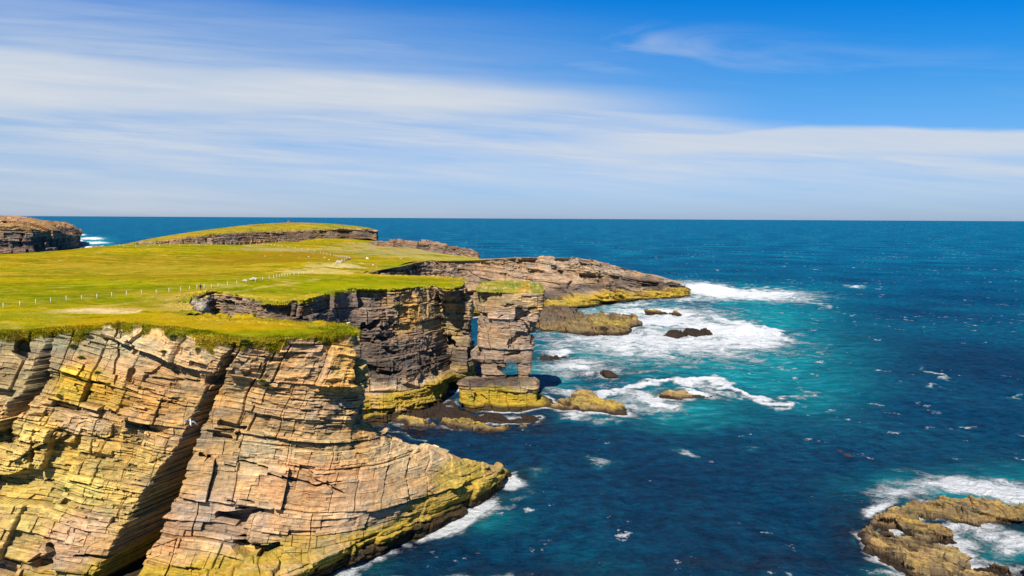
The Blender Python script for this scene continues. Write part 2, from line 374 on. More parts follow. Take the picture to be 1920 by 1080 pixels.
# ================================================================ NEAR CLIFF (front, skerry shelf at its foot, back into the geo)
g = G
t_near = [g(-420,655), g(-200,650), g(0,630), g(100,624), g(230,618), g(330,626), g(430,644), g(560,640), g(632,634), g(662,631), g(664,618), g(620,609), g(520,602), g(430,598), g(382,593)]
def lower(pt, dx, dy, z): return np.array([pt[0] + dx, pt[1] + dy, z])
r1 = [D(-440,770,93), D(-210,765,95), D(-20,745,98), D(85,745,99), D(215,745,100), D(322,745,101), D(430,740,102.5), D(568,735,103), D(644,730,106.5), D(676,720,110.5)]
r2 = [D(-460,900,90), D(-230,900,91), D(-40,900,94), D(70,900,95.5), D(200,900,96.5), D(315,900,97.5), D(440,880,100), D(585,830,103), D(654,800,108), D(682,787,113)]
r3 = [D(-480,1010,88), D(-250,1010,89), D(-50,1010,91), D(60,1010,92), D(190,1010,93), D(310,1010,94.5), D(470,970,97.5), D(640,900,103), D(745,865,112), D(785,842,118)]
r4 = [D(-500,1130,86), D(-270,1130,87), D(-60,1130,88), D(60,1120,89), D(190,1110,90.5), D(330,1090,91.5), D(530,1030,95.5), D(700,955,103), D(830,895,117), D(873,866,125)]
r5 = [Z(-500,1300,4), Z(-270,1290,3.5), Z(-60,1270,3), Z(60,1250,2.5), Z(190,1200,3), Z(380,1130,3.6), Z(590,1052,3.5), Z(760,975,3.2), Z(893,915,3.2), Z(938,880,2.9)]
r6 = [Z(-500,1320,-3), Z(-270,1310,-3), Z(-60,1290,-3), Z(60,1270,-3), Z(190,1230,-3), Z(400,1170,-3), Z(625,1092,-3), Z(800,1020,-3), Z(940,938,-3), Z(972,900,-3)]
def turn(last, z, pts):   # hidden side back into the geo
    return pts
b = t_near
def behind(k, z, off):     # columns 10..14 of the rows below the brink
    p = b[k]; s = {10: (5, 3), 11: (4, 8), 12: (1, 8), 13: (0, 7), 14: (0, 5)}[k]
    return np.array([p[0] + s[0] * off, p[1] + s[1] * off, z])
zz = {1: (25, .2), 2: (17, .35), 3: (11, .5), 4: (6.5, .8), 5: (2, 1.), 6: (-3, 1.3)}
rows = [r1, r2, r3, r4, r5, r6]
tip = {3: D(792,845,124), 4: D(868,866,131), 5: Z(928,880,1.), 6: Z(930,882,-3)}
for i, r in enumerate(rows, 1):
    for k in range(10, 15):
        z, off = zz[i]
        if k == 10 and i in tip: r.append(tip[i]); continue
        if k == 11 and i in (3, 4, 5, 6): r.append({3: D(695,815,126), 4: D(770,850,130), 5: Z(800,862,.3), 6: Z(800,864,-3)}[i]); continue
        r.append(behind(k, z, off))
SLOT_NEAR = [([(443,645,3.2),(425,680,5.9),(408,720,9.7),(385,760,11.5),(362,800,13.4),(345,840,17.1),(322,890,24.5),(292,940,29.1),(262,1000,33.7),(228,1060,35.7),(190,1130,37.5)], 20.),
            ([(96,632,4),(84,665,10),(72,700,13),(55,735,15),(38,758,16),(20,785,8),(5,830,6)], 8.),
            ]
CUT_NEAR = [([(38,655,14),(48,668,8)], 3.), ([(395,712,9),(392,718,9)], 3.5),
            ([(230,612,1.2),(222,655,1.8),(214,700,1.8),(203,745,1.8),(190,785,1.6),(178,815,1.2),(176,850,1)], 1.2),
            ([(250,650,6),(238,664,2)], 1.6),
            ([(345,858,11),(388,860,3)], 3.),
            ([(385,796,9),(368,800,6)], 2.2), ([(412,800,7),(440,806,6),(452,802,2)], 1.8), ([(400,814,5),(428,818,5)], 1.3),
            ([(410,968,8),(450,972,15),(485,960,4)], 3.6), ([(445,1020,10),(470,1035,12),(520,1022,3)], 3.2), ([(600,915,3),(640,905,2)], 1.),
            ([(0,800,6),(4,830,5)], 2.5), ([(68,845,5),(62,870,5)], 1.6), ([(245,700,6),(240,712,5)], 1.5), ([(90,1050,13),(70,1062,12)], 2.4), ([(92,1022,7),(98,1036,7)], 2.), ([(150,1035,3),(190,1045,6)], 1.8),
            ([(320,716,3),(300,705,1)], .9), ([(305,728,3),(325,732,3)], 1.),
            ([(85,690,2),(120,700,2),(165,712,2.5),(200,720,1)], 1.1),([(270,702,2),(330,710,2.5),(370,718,2)], .9),([(230,722,1.2),(280,738,1.2),(330,752,1.5),(365,762,1.5)], .7),
            ([(70,905,3),(90,900,1.5)], 1.4), ([(510,660,2),(488,700,2),(470,740,1.5)], .8),([(560,880,4),(600,900,3),(640,925,2)], .9),
            ([(425,870,1.5),(490,880,2.5),(560,905,3),(600,915,2)], 1.3),([(430,935,3),(470,945,2)], 1.),([(478,765,2),(460,800,2),(440,840,2)], .7),([(670,768,2),(640,766,1)], .8)]
near, QN, SHN = cliff_sheet('cliff', 'tall tan and yellow lichened sandstone cliff nearest the camera, split by a black cleft', t_near, rows,
    dict(dip=(.2, .02), lean=-.42, seed=101, algae=4.0, amp=1.0, pal=(TAN, ORANGE, PINK, GREY)), ROCK_NEAR, cap={9: 40, 10: 60, 11: 30, 12: 30, 13: 20, 0: 60}, cuts=CUT_NEAR, slots=SLOT_NEAR, zones=ZN, turf=.8, big=.4)

# ================================================================ MIDDLE CLIFF (wall of the geo round to the corner by the stack)
t_mid = [g(385,590), g(352,574), g(362,556), g(400,548), g(450,556), g(505,567), g(560,565), g(600,555), g(650,545), g(700,544), g(760,541), g(812,537), g(838,541), g(868,538), g(872,528), g(840,522), g(780,518), g(715,516), g(690,513)]
def dn(px, py, y): return D(px, py, y)
m1 = [dn(398,598,132), dn(372,590,139), dn(385,575,147), dn(418,575,161), dn(455,588,157), dn(508,598,152), dn(562,600,154), dn(604,600,165), dn(655,600,184), dn(705,600,188), dn(764,595,191), dn(812,590,197), dn(836,585,206), dn(882,580,208), dn(880,575,226), dn(850,560,240), dn(790,560,244), dn(725,560,248), dn(700,550,252)]
m2 = [dn(405,625,133), dn(385,620,141), dn(398,615,149), dn(432,615,161), dn(462,640,156), dn(512,650,152), dn(566,650,155), dn(610,660,166), dn(664,670,188), dn(712,670,190), dn(768,665,193), dn(812,660,197), dn(837,650,206), dn(881,640,208), dn(880,635,226), dn(858,620,240), dn(795,620,244), dn(730,620,248), dn(700,600,252)]
m3 = [Z(410,690,8), Z(395,680,8), Z(408,680,8), Z(440,680,8), Z(470,700,8), Z(518,705,8), Z(570,705,8.), Z(620,710,7.5), D(675,704,194), D(722,703,194.5), D(772,699,197), D(816,697,200), D(838,690,206), D(882,684,208), D(880,668,226), Z(862,668,7), Z(800,668,7), Z(735,660,7), Z(705,650,7)]
m4 = [Z(410,730,2), Z(395,720,2), Z(408,720,2), Z(440,720,2), Z(470,735,2), Z(518,738,2), Z(570,738,2.), Z(620,742,2.5), Z(680,742,3.0), Z(730,737,3.2), Z(785,726,3.2), Z(832,715,3.6), Z(840,722,.9), Z(884,712,.9), Z(880,690,.9), Z(862,690,2), Z(800,690,2), Z(735,690,2), Z(705,680,2)]
TM = np.array(t_mid); tt_ = np.gradient(TM[:, :2], axis=0); tt_ /= np.linalg.norm(tt_, axis=1, keepdims=True); ou_ = np.stack([tt_[:, 1], -tt_[:, 0]], 1)
for row_, off_, z_ in ((m1, 1.0, 24.), (m2, 2.2, 14.), (m3, 3.4, 7.6), (m4, 7.5, 1.2)):
    for k_ in range(3, 12): row_[k_] = np.array([*(TM[k_, :2] + ou_[k_] * off_ * (.6 if k_ < 8 else 1.)), z_])
m3b = [(p + q) / 2 + np.array([0, -.6, .6]) for p, q in zip(m3, m4)]
for k_ in range(8, 12): m3b[k_] = np.array([*(TM[k_, :2] + ou_[k_] * 6.6), 5.6])
m5 = [p + np.array([0, -2.5, -p[2] - 3]) for p in m4]
SLOT_MID = [([(817,556,4),(823,600,7),(826,640,10),(833,680,8),(836,712,5)], 11.)]
CUT_MID = [([(836,640,12),(850,645,8)], 5.), ([(868,548,6),(872,556,3)], 2.5), ([(822,580,8),(836,579,4)], 2.),
           ([(690,612,9),(705,605,6)], 2.6), ([(722,612,5),(745,608,2)], 1.6), ([(690,690,6),(730,698,4),(760,690,2)], 1.8), ([(560,596,4),(520,600,2)], 1.2), ([(720,655,4),(735,662,3)], 1.5), ([(862,628,3),(884,624,3)], 1.6), ([(840,586,1.5),(872,588,2)], 1.2)]
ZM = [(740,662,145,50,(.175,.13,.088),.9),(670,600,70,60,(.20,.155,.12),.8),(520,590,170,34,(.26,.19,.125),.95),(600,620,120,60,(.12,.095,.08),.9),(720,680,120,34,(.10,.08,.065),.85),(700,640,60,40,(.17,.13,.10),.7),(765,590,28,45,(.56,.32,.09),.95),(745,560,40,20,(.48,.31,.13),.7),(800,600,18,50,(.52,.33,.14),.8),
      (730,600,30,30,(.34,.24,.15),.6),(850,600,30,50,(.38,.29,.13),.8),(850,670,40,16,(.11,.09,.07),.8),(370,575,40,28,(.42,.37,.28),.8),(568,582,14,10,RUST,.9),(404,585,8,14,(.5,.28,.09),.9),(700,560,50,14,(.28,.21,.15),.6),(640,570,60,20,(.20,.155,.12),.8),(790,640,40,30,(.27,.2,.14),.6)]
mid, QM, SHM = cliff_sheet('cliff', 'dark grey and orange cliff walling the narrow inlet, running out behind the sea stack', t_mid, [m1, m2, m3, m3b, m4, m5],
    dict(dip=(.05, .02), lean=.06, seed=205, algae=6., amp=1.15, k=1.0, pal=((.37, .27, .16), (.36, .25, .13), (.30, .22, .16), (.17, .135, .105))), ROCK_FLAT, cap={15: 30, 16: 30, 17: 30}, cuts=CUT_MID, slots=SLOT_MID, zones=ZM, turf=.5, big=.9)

# ================================================================ FAR HEADLAND
t_far = [g(690,513), g(712,507), g(750,500), g(800,490), D(870,489,395), D(930,486,412), D(985,483,425), D(1060,484,440), D(1105,489,448), D(1135,494,450), D(1170,503,458), D(1205,514,462), D(1245,524,468), D(1280,535,476), D(1291,541,480), D(1280,536,488), D(1200,512,490), D(1100,490,486), D(1000,486,470), D(930,488,450)]
f1 = [D(698,535,248), D(722,540,280), D(760,540,322), D(810,520,350), D(872,515,388), D(932,512,405), D(988,512,418), D(1062,512,432), D(1108,515,439), D(1137,518,443), D(1172,520,452), D(1207,526,457), D(1247,532,464), D(1282,541,473), D(1293,545,480)] + [D(1282,542,490), D(1200,530,494), D(1100,515,492), D(1000,510,480), D(930,510,460)]
f2 = [D(704,570,248), D(730,575,285), D(765,575,312), D(812,565,330), D(875,548,378), D(935,545,394), D(990,545,400), D(1065,544,418), D(1110,541,430), D(1140,540,436), D(1175,541,446), D(1208,542,452), D(1248,543,461), D(1283,545,472), D(1294,547,480)] + [D(1284,548,492), D(1200,545,500), D(1100,540,500), D(1000,540,490), D(930,540,470)]
f3 = [Z(708,610,3), Z(738,610,3), Z(768,608,3), Z(815,600,3), Z(880,585,3.2), Z(938,580,3.5), Z(1000,575,3.6), Z(1075,567,3.6), Z(1118,560,3.8), Z(1150,553,4), Z(1178,552,4), Z(1210,551,4), Z(1250,549,4), Z(1284,547,3.6), Z(1293,547,2)] + [Z(1284,545,2), Z(1200,544,2), Z(1100,543,2), Z(1000,543,2), Z(930,543,2)]
f4 = [p + np.array([0, -3 if i < 15 else 4, -p[2] - 3]) for i, p in enumerate(f3)]
ZF = [(760,505,70,20,(.16,.115,.085),.85),(860,515,60,26,(.30,.21,.14),.7),(1010,515,90,24,(.44,.31,.19),.75),(1100,515,26,22,(.46,.32,.19),.7),(1110,540,70,10,(.09,.07,.06),.8),(1040,550,90,12,(.13,.10,.08),.8),(1190,528,60,12,(.13,.105,.09),.8),(1150,505,40,10,(.38,.29,.2),.7),(1250,537,40,9,(.10,.085,.075),.85),(1060,495,80,10,(.36,.3,.22),.5)]
far, QF, SHF = cliff_sheet('headland', 'long brown rocky headland tapering into the surf behind the sea stack', t_far, [f1, f2, f3, f4],
    dict(dip=(.16, .03), lean=.1, seed=307, algae=5.5, amp=1.3, k=2.0, wet=1.4, pal=((.36, .26, .165), (.38, .24, .12), (.34, .26, .19), GREY)), ROCK_FAR, cap={15: 60, 16: 60, 17: 60, 18: 30}, cuts=[([(1040,490,3),(1052,510,4)], 3.), ([(985,507,2),(1010,505,2.5),(1030,508,2)], 2.5),([(1122,500,3),(1124,530,3)], 1.5),([(1068,530,6),(1072,545,5)], 3.)],
    zones=ZF, bare=True, big=2.0, dens=1.1, cat='headland')
# ================================================================ GROUND (grass plateau)
def in_poly(x, y, poly):
    ins = np.zeros(x.shape, bool); n = len(poly)
    for i in range(n):
        x0, y0 = poly[i]; x1, y1 = poly[(i + 1) % n]
        if y0 == y1: continue
        c = ((y0 > y) != (y1 > y)) & (x < (x1 - x0) * (y - y0) / (y1 - y0) + x0); ins ^= c
    return ins
def poly_dist(x, y, poly, closed=True):
    best = np.full(x.shape, 1e9); n = len(poly)
    for i in range(n if closed else n - 1):
        x0, y0 = poly[i]; x1, y1 = poly[(i + 1) % n]; dx, dy = x1 - x0, y1 - y0
        t = np.clip(((x - x0) * dx + (y - y0) * dy) / (dx * dx + dy * dy + 1e-9), 0, 1)
        best = np.minimum(best, (x - x0 - t * dx) ** 2 + (y - y0 - t * dy) ** 2)
    return np.sqrt(best)
S_LINE = np.array([Z(-420,525,35), Z(0,479,35.2), Z(100,471,35.2), Z(230,461,35.2), Z(300,455,35)])
def cr2(pts, n=8):            # the same spline the sheets use, in plan
    A = np.array(pts, float)[:, None, :]; t = np.linspace(0, len(pts) - 1, (len(pts) - 1) * n + 1); return catmull(A, t)[:, 0, :2]
brink = np.concatenate([cr2(t_near), cr2(t_mid), cr2(t_far[1:])])
outer = np.array([D(905,486,455), D(895,483,470), D(800,470,520), D(720,452,600), D(704,447,700), D(600,440,800), D(300,450,700), D(0,470,520), D(-420,520,400)])[:, :2]
poly = np.concatenate([brink, outer]); pl = [tuple(p) for p in poly]
def ground_z(x, y):
    z = gz(x, y); ys = np.interp(x, S_LINE[:, 0], S_LINE[:, 1]); xr = S_LINE[-1, 0]
    b = np.maximum(0, y - ys) * sst(xr + 60, xr - 10, x)
    return z - b * .30 - (b * .02) ** 2
az = np.tan(np.radians(np.linspace(-44, 14, 1050)))
ang = np.concatenate([np.linspace(26, 10, 90), np.linspace(10, 2.6, 470)[1:], np.linspace(2.6, 1.15, 130)[1:]])
yy = 17.5 / np.tan(np.radians(ang)); A_, Y_ = np.meshgrid(az, yy); X_ = A_ * Y_
x, y = X_.ravel(), Y_.ravel()
ins = in_poly(x, y, pl); db = poly_dist(x, y, [tuple(p) for p in brink], False); keep = ins & (db > 1.6)
zg = ground_z(x, y); P = np.stack([x, y, zg], 1)
px0, py0 = proj(P); P[:, 2] += (vn(P, 14, 4) * .22 + vn(P, 5, 5) * .10 + np.abs(vn(P, 1.1, 6)) * .09) * sst(1, 8, db)
hag = fbm(P * np.array([.4, 1.2, 1]), 22, 3, 91); P[:, 2] -= .35 * np.exp(-((hag) / .06) ** 2) * sst(4, 14, db) * sst(0, .5, vn(P, 60, 92) + .2)   # peat steps in the turf
px, py = proj(P); c = grass_colour(P, px, py)
rk = sst(.0, .7, fbm(P, 6, 3, 66) + np.where((px > 905) & (y > 330), 1.2, -1.0)); c = mixc(c, (.34, .26, .18), rk)
used = np.unique(grid_faces(*X_.shape, keep=keep)); remap = np.full(len(P), -1, np.int32); remap[used] = np.arange(len(used))
o = mesh_np('ground', P[used], remap[grid_faces(*X_.shape, keep=keep)], GRASS, attrs={'Col': c[used]})
tag(o, 'wide yellow green grass plateau stretching from the near cliffs to the hill', 'grassland', kind='structure')

# ---- helper for a free rock sheet without turf rim
def rock_sheet(name, label, net, cfg, mat, cuts=(), zones=(), dens=1.1, cap=None, big=1., sm=4, kind=None, grass_rows=-1., cat='rock', parent=None, gcol=None, extra=None, group=None):
    S, nrm, tu, tv = sheet_grid(net, dens, cap, sm=sm); nv, nu, _ = S.shape; P = S.reshape(-1, 3); Nn = nrm.reshape(-1, 3); px, py = proj(P)
    vv = np.repeat(tv, nu); s = cfg['seed']
    d, info = relief(P, cfg['dip'], cfg.get('lean', .1), s, cfg.get('k', 1.), cfg.get('crack', 1.)); d = d * cfg.get('amp', 1.) + vn(P, 12 * cfg.get('k', 1), s + 90) * big
    if len(cuts): d = d + carve(px + vn(P, 1.6, 5) * 2.5 + (info[1][0] - .5) * cfg.get('cutn', 6), py + vn(P, 1.3, 8) * 2. + (hsh(np.round(info[1][0] * 65535), 3) - .5) * cfg.get('cutn', 6) * .7, cuts)
    gr = sst(grass_rows + .12, grass_rows - .12, vv + fbm(P, 3, 3, s + 7) * .12) if grass_rows > 0 else np.zeros(len(P))
    d = d * (1 - gr)
    Nh = Nn.copy(); Nh[:, 2] *= .35; Nh /= np.linalg.norm(Nh, axis=1, keepdims=True) + 1e-9
    Q = P + Nh * d[:, None]
    c = rock_colour(P, px, py, info, zones, s, base=cfg.get('pal', (TAN, ORANGE, PINK, GREY)), algae=cfg.get('algae', 5.), alg_amt=cfg.get('alg', .9), wet=cfg.get('wet', 1.6))
    if grass_rows > 0:
        Q[:, 2] += gr * (np.abs(vn(P, 1.0, 31)) * .5 + np.abs(vn(P, .45, 32)) * .25) * cfg.get('gk', 1.)
        gc = grass_colour(P, px, py) if gcol is None else gcol(P); c = c + (gc - c) * gr[:, None].astype(f32)
    o = mesh_np(name, Q, grid_faces(nv, nu), mat, parent, smooth=False, attrs={'Col': c}); tag(o, label, cat, group, kind); return o, Q

# ================================================================ HILL with its scarp
hx = [150, 200, 250, 285, 340, 400, 470, 540, 600, 650, 690, 706, 708, 700]
hb = [474, 470, 465, 461, 459, 457, 453, 450, 446, 442, 441, 445, 444, 440]; hY = [395, 410, 430, 450, 480, 510, 550, 585, 612, 630, 642, 645, 660, 700]
ht = [470, 466, 461, 455, 448, 440, 436, 433, 431, 430, 430, 434, 434, 434]
hs = [468, 464, 454.5, 447, 438, 429.5, 421.5, 417.5, 418.5, 422, 427, 431.5, 432, 433]
row_b = [D(a, q, Y) + np.array([0, 0, -3.]) for a, q, Y in zip(hx, hb, hY)]; row_b1 = [D(a, q, Y) for a, q, Y in zip(hx, hb, hY)]
row_t = [D(a, q, Y + 3) for a, q, Y in zip(hx, ht, hY)]
row_m = [D(a, q * .45 + w * .55, Y + 24) for a, q, w, Y in zip(hx, ht, hs, hY)]
row_s = [D(a, w, Y + 70) for a, w, Y in zip(hx, hs, hY)]
row_k = [D(a, w + 7, Y + 150) for a, w, Y in zip(hx, hs, hY)]; row_z = [D(a, w + 30, Y + 230) for a, w, Y in zip(hx, hs, hY)]
ZH = [(500,444,260,9,(.19,.135,.09),.75),(650,436,40,6,(.13,.10,.09),.7),(450,447,30,5,(.12,.10,.09),.8),(330,452,30,5,(.34,.22,.12),.7),(690,438,18,8,(.12,.10,.09),.8)]
_o, QH_ = rock_sheet('hill', 'low grassy hill with a dark rock scarp along its foot on the skyline', [row_z, row_k, row_s, row_m, row_t, row_b1, row_b], dict(dip=(.08, .0), seed=411, k=1.3, amp=1.0, algae=0, wet=-50, gk=.6, pal=((.36, .25, .15), (.36, .21, .10), (.30, .22, .16), DARK)),
           ROCK_FAR, zones=ZH, grass_rows=3.85, big=1.4, kind='structure', cat='hill', dens=1.6)

# ================================================================ LAYERED ROCK LEDGE right of the hill
sx = [690, 720, 760, 800, 850, 885, 897, 898]; sb = [466, 470, 476, 481, 486, 489, 490, 486]; st_ = [455, 452, 452.5, 455, 462, 469, 477, 478]; sY = [575, 560, 540, 525, 505, 490, 486, 500]
n_b = [D(a, q, Y) + np.array([0, 0, -3.]) for a, q, Y in zip(sx, sb, sY)]; n_b1 = [D(a, q, Y) for a, q, Y in zip(sx, sb, sY)]
n_m = [D(a, q * .5 + w * .5, Y + 5) for a, q, w, Y in zip(sx, sb, st_, sY)]; n_t = [D(a, w + 1.5, Y + 7) for a, w, Y in zip(sx, st_, sY)]
n_s = [D(a, w, Y + 30) for a, w, Y in zip(sx, st_, sY)]; n_k = [p + np.array([0, 30, -25.]) for p in n_s]
rock_sheet('rock_ledge', 'dark layered rock ledge stepping down to the sea right of the hill', [n_k, n_s, n_t, n_m, n_b1, n_b], dict(dip=(.06, .0), seed=433, k=1.2, amp=1.0, algae=0, wet=-50, pal=((.26, .18, .11), (.30, .17, .09), (.2, .15, .12), DARK)),
           ROCK_FAR, zones=[(800,470,110,9,(.15,.115,.095),.7),(740,474,60,5,(.42,.34,.27),.7),(800,462,110,6,(.20,.14,.09),.8)], big=.3, kind='structure', cat='rock ledge', dens=1.6)

# ================================================================ DISTANT HEADLAND at the left
dx = [-260, -120, -40, 0, 30, 60, 90, 110, 128, 138, 145, 147, 143]
dtop = [392, 396, 402, 405, 409, 412, 415, 418, 422, 427, 430, 434, 434]; dm = [420, 418, 416, 418, 419, 422, 428, 430, 436, 438, 441, 445, 446]; dwl = [484, 483, 482, 481, 480, 479, 477, 474, 471, 469, 466, 465, 463]; dY = [980, 1000, 1020, 1030, 1035, 1045, 1060, 1080, 1110, 1130, 1160, 1185, 1230]
e_w = [Z(a, w, -3) for a, w in zip(dx, dwl)]
def at_d(a, q, Y): return D(a, q, Y)
e_b = [at_d(a, w - 3, Y) for a, w, Y in zip(dx, dwl, [p[1] + 4 for p in e_w])]
e_m2 = [at_d(a, m + 4, p[1] + 12) for a, m, p in zip(dx, dm, e_w)]; e_m = [at_d(a, m, p[1] + 40) for a, m, p in zip(dx, dm, e_w)]
e_t = [at_d(a, (t + m) / 2, p[1] + 70) for a, t, m, p in zip(dx, dtop, dm, e_w)]; e_s = [at_d(a, t, p[1] + 150) for a, t, p in zip(dx, dtop, e_w)]
e_k = [at_d(a, t + 26, p[1] + 300) for a, t, p in zip(dx, dtop, e_w)]
DZ = [(60,425,110,9,(.46,.28,.11),.85),(20,436,70,8,(.40,.26,.12),.8),(60,455,100,20,(.19,.14,.12),.85),(115,432,25,6,(.10,.08,.08),.7),(10,445,50,10,(.30,.21,.14),.7),(110,442,40,4,(.40,.26,.13),.7)]
_o, QD = rock_sheet('headland', 'distant brown layered cliff headland at the far left edge', [e_k, e_s, e_t, e_m, e_m2, e_b, e_w], dict(dip=(.03, .0), seed=455, k=3.2, amp=.8, algae=0, wet=1, pal=((.36, .22, .12), (.38, .21, .09), (.26, .18, .13), (.14, .10, .08))),
           ROCK_FAR, zones=DZ, big=2., kind='structure', cat='headland', dens=2.2, cuts=[([(40,440,2),(40,462,3)], 5), ([(86,445,3),(80,470,4)], 7), ([(70,462,5),(72,474,5)], 6)])

# ================================================================ SEA STACK
def ring(py, Lx, Rx, Yf, dep, back=.92, zb=0.0):
    a = D(Lx, py, Yf); b_ = D(Rx, py, Yf); z = (a[2] + b_[2]) / 2; w = b_[0] - a[0]; cx = (a[0] + b_[0]) / 2; k = back
    P_ = lambda fx, fy: np.array([cx + fx * w / 2 * (1 if fy < .5 else k), Yf + fy * dep, z + zb * fy])
    return [P_(0, 1), P_(-.6, .97), P_(-.95, .8), P_(-1, .45), P_(-.97, .1), P_(-.6, 0), P_(-.1, -.03), P_(.5, 0), P_(.96, .08), P_(1, .45), P_(.95, .8), P_(.6, .97), P_(0, 1)]
def shrink(rg, f, dz=0):
    c0 = np.mean(rg[:-1], axis=0); return [c0 + (p - c0) * f + np.array([0, 0, dz]) for p in rg]
ZS = [(950,560,60,16,(.42,.31,.15),.6),(1005,570,20,25,(.52,.37,.17),.7),(960,600,45,25,(.40,.31,.24),.7),(930,630,40,22,(.42,.27,.14),.6),(900,555,12,25,(.22,.20,.09),.7),(950,660,50,12,(.38,.28,.2),.6),(950,680,50,10,(.28,.22,.17),.6),(890,670,18,12,(.2,.15,.12),.7),
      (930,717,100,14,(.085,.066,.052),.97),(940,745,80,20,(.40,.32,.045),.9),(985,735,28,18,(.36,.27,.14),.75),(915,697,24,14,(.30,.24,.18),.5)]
CS = [([(990,585,5),(966,598,5),(982,608,5),(998,626,4),(972,624,5),(962,640,5),(955,648,3)], 1.5),([(902,560,4),(912,552,5),(910,565,3)], 1.2),([(928,548,1.5),(950,551,2.5),(970,549,1.5)], 1.),([(905,590,3),(918,598,4),(920,604,2)], .8),([(948,573,1.2),(962,571,2.5)], .9),
      ([(940,668,2),(962,663,4.5),(970,660,4)], 1.3),([(938,596,1),(944,590,2)], .6),([(895,655,4),(900,664,4)], 1.5),([(995,578,3),(1006,580,2)], 1.),([(935,690,6),(944,697,5),(942,688,3)], 1.6)]
cfgS = dict(dip=(.04, .0), lean=.05, seed=523, k=.85, amp=.7, algae=6.0, alg=.95, crack=1.1, pal=((.37, .265, .16), (.42, .26, .115), (.35, .255, .175), GREY))
stack = empty('sea_stack', Z(935, 766, 0)); tag(stack, 'tall two legged sandstone sea stack with grass on its top, standing in the surf', 'sea stack')
bpy.context.view_layer.update()
def child(o):
    o.parent = stack; o.matrix_parent_inverse = stack.matrix_world.inverted()
    for k_ in ('category', 'kind'):
        if k_ in o: del o[k_]
    return o
Yf = 190.
r_top = ring(549, 891, 1021, Yf, 11, zb=1.8)
def stack_turf(P):
    c = np.tile(np.asarray((.27, .23, .03), f32), (len(P), 1)); n = fbm(P, 3, 3, 8); n2 = fbm(P, 1.2, 3, 18)
    c = mixc(c, (.17, .20, .02), sst(0, .6, n)); c = mixc(c, (.42, .22, .04), sst(.1, .6, -n + n2 * .3)); return mixc(c, (.45, .36, .24), sst(.3, .7, n2) * .7)
body = [shrink(r_top, .02, .8), shrink(r_top, .5, .9), shrink(r_top, .9, .5), r_top, ring(560, 892, 1019, Yf, 13), ring(575, 894, 1018, Yf, 13), ring(590, 898, 1009, Yf + .3, 12.5), ring(612, 900, 1004, Yf + .4, 12), ring(640, 898, 999, Yf + .6, 11.5),
        ring(656, 896, 998.5, Yf + .5, 11.5), ring(666, 885, 998, Yf + .3, 11.5), ring(674, 883, 998, Yf + .4, 11.5), ring(680, 890, 997.5, Yf + .8, 11)]
body.append(shrink(body[-1], .02, -.1))
o, _ = rock_sheet('rock_tower', None, body, cfgS, ROCK_FLAT, cuts=CS, zones=ZS, grass_rows=3.25, big=.5, dens=1.5, gcol=stack_turf, cap={0: 24, 1: 24, 2: 24, 11: 24, 10: 24}, sm=3); child(o)
legL = [ring(672, 902, 950, Yf + 1, 7), ring(684, 903, 947, Yf + 1, 7), ring(697, 904, 946, Yf + 1, 7), ring(706, 904, 949, Yf + 1, 7), ring(722, 901, 951, Yf + 1, 8)]
cfgL = dict(cfgS, amp=.4, algae=0, wet=-9)
o, _ = rock_sheet('rock_leg', 'broad left leg of the sea stack', legL, cfgL, ROCK_FLAT, zones=ZS, big=.15, dens=1.5, cuts=[CS[-1]]); child(o)
legR = [ring(672, 969, 996, Yf + 1.2, 6), ring(684, 970, 996, Yf + 1.2, 6), ring(697, 972, 995, Yf + 1.2, 6), ring(705, 974, 990, Yf + 1.4, 5), ring(708, 972, 992, Yf + 1.2, 5.5), ring(722, 969, 995, Yf + 1., 7)]
o, _ = rock_sheet('rock_leg', 'narrow right leg of the sea stack', legR, dict(cfgL, amp=.25), ROCK_FLAT, zones=ZS, big=.1, dens=1.5); child(o)
p0 = ring(722, 861, 1006, 187.5, 11)
ped = [shrink(p0, .02, .35), shrink(p0, .55, .35), shrink(p0, .85, .25), p0, ring(731, 858, 1007.5, 187, 12), ring(745, 860, 1008, 186.8, 12), ring(755, 864, 1008, 186.6, 12.5), ring(757, 860, 1014, 185.2, 15), ring(763, 866, 1035, 184.9, 17), ring(768, 868, 1040, 184, 18), ring(782, 868, 1040, 183, 19)]
o, _ = rock_sheet('rock_pedestal', 'squared rock pedestal with a mustard algae band', ped, dict(cfgS, amp=.85, algae=4.6, seed=531, wet=1.0), ROCK_FLAT, zones=ZS, big=.55, dens=1.5, cuts=[([(885,745,2),(893,752,4),(890,740,2)], 1.2),([(906,741,1),(912,746,1.5)], .7),([(968,738,1.2),(968,750,1.2)], .7)], sm=2); child(o)

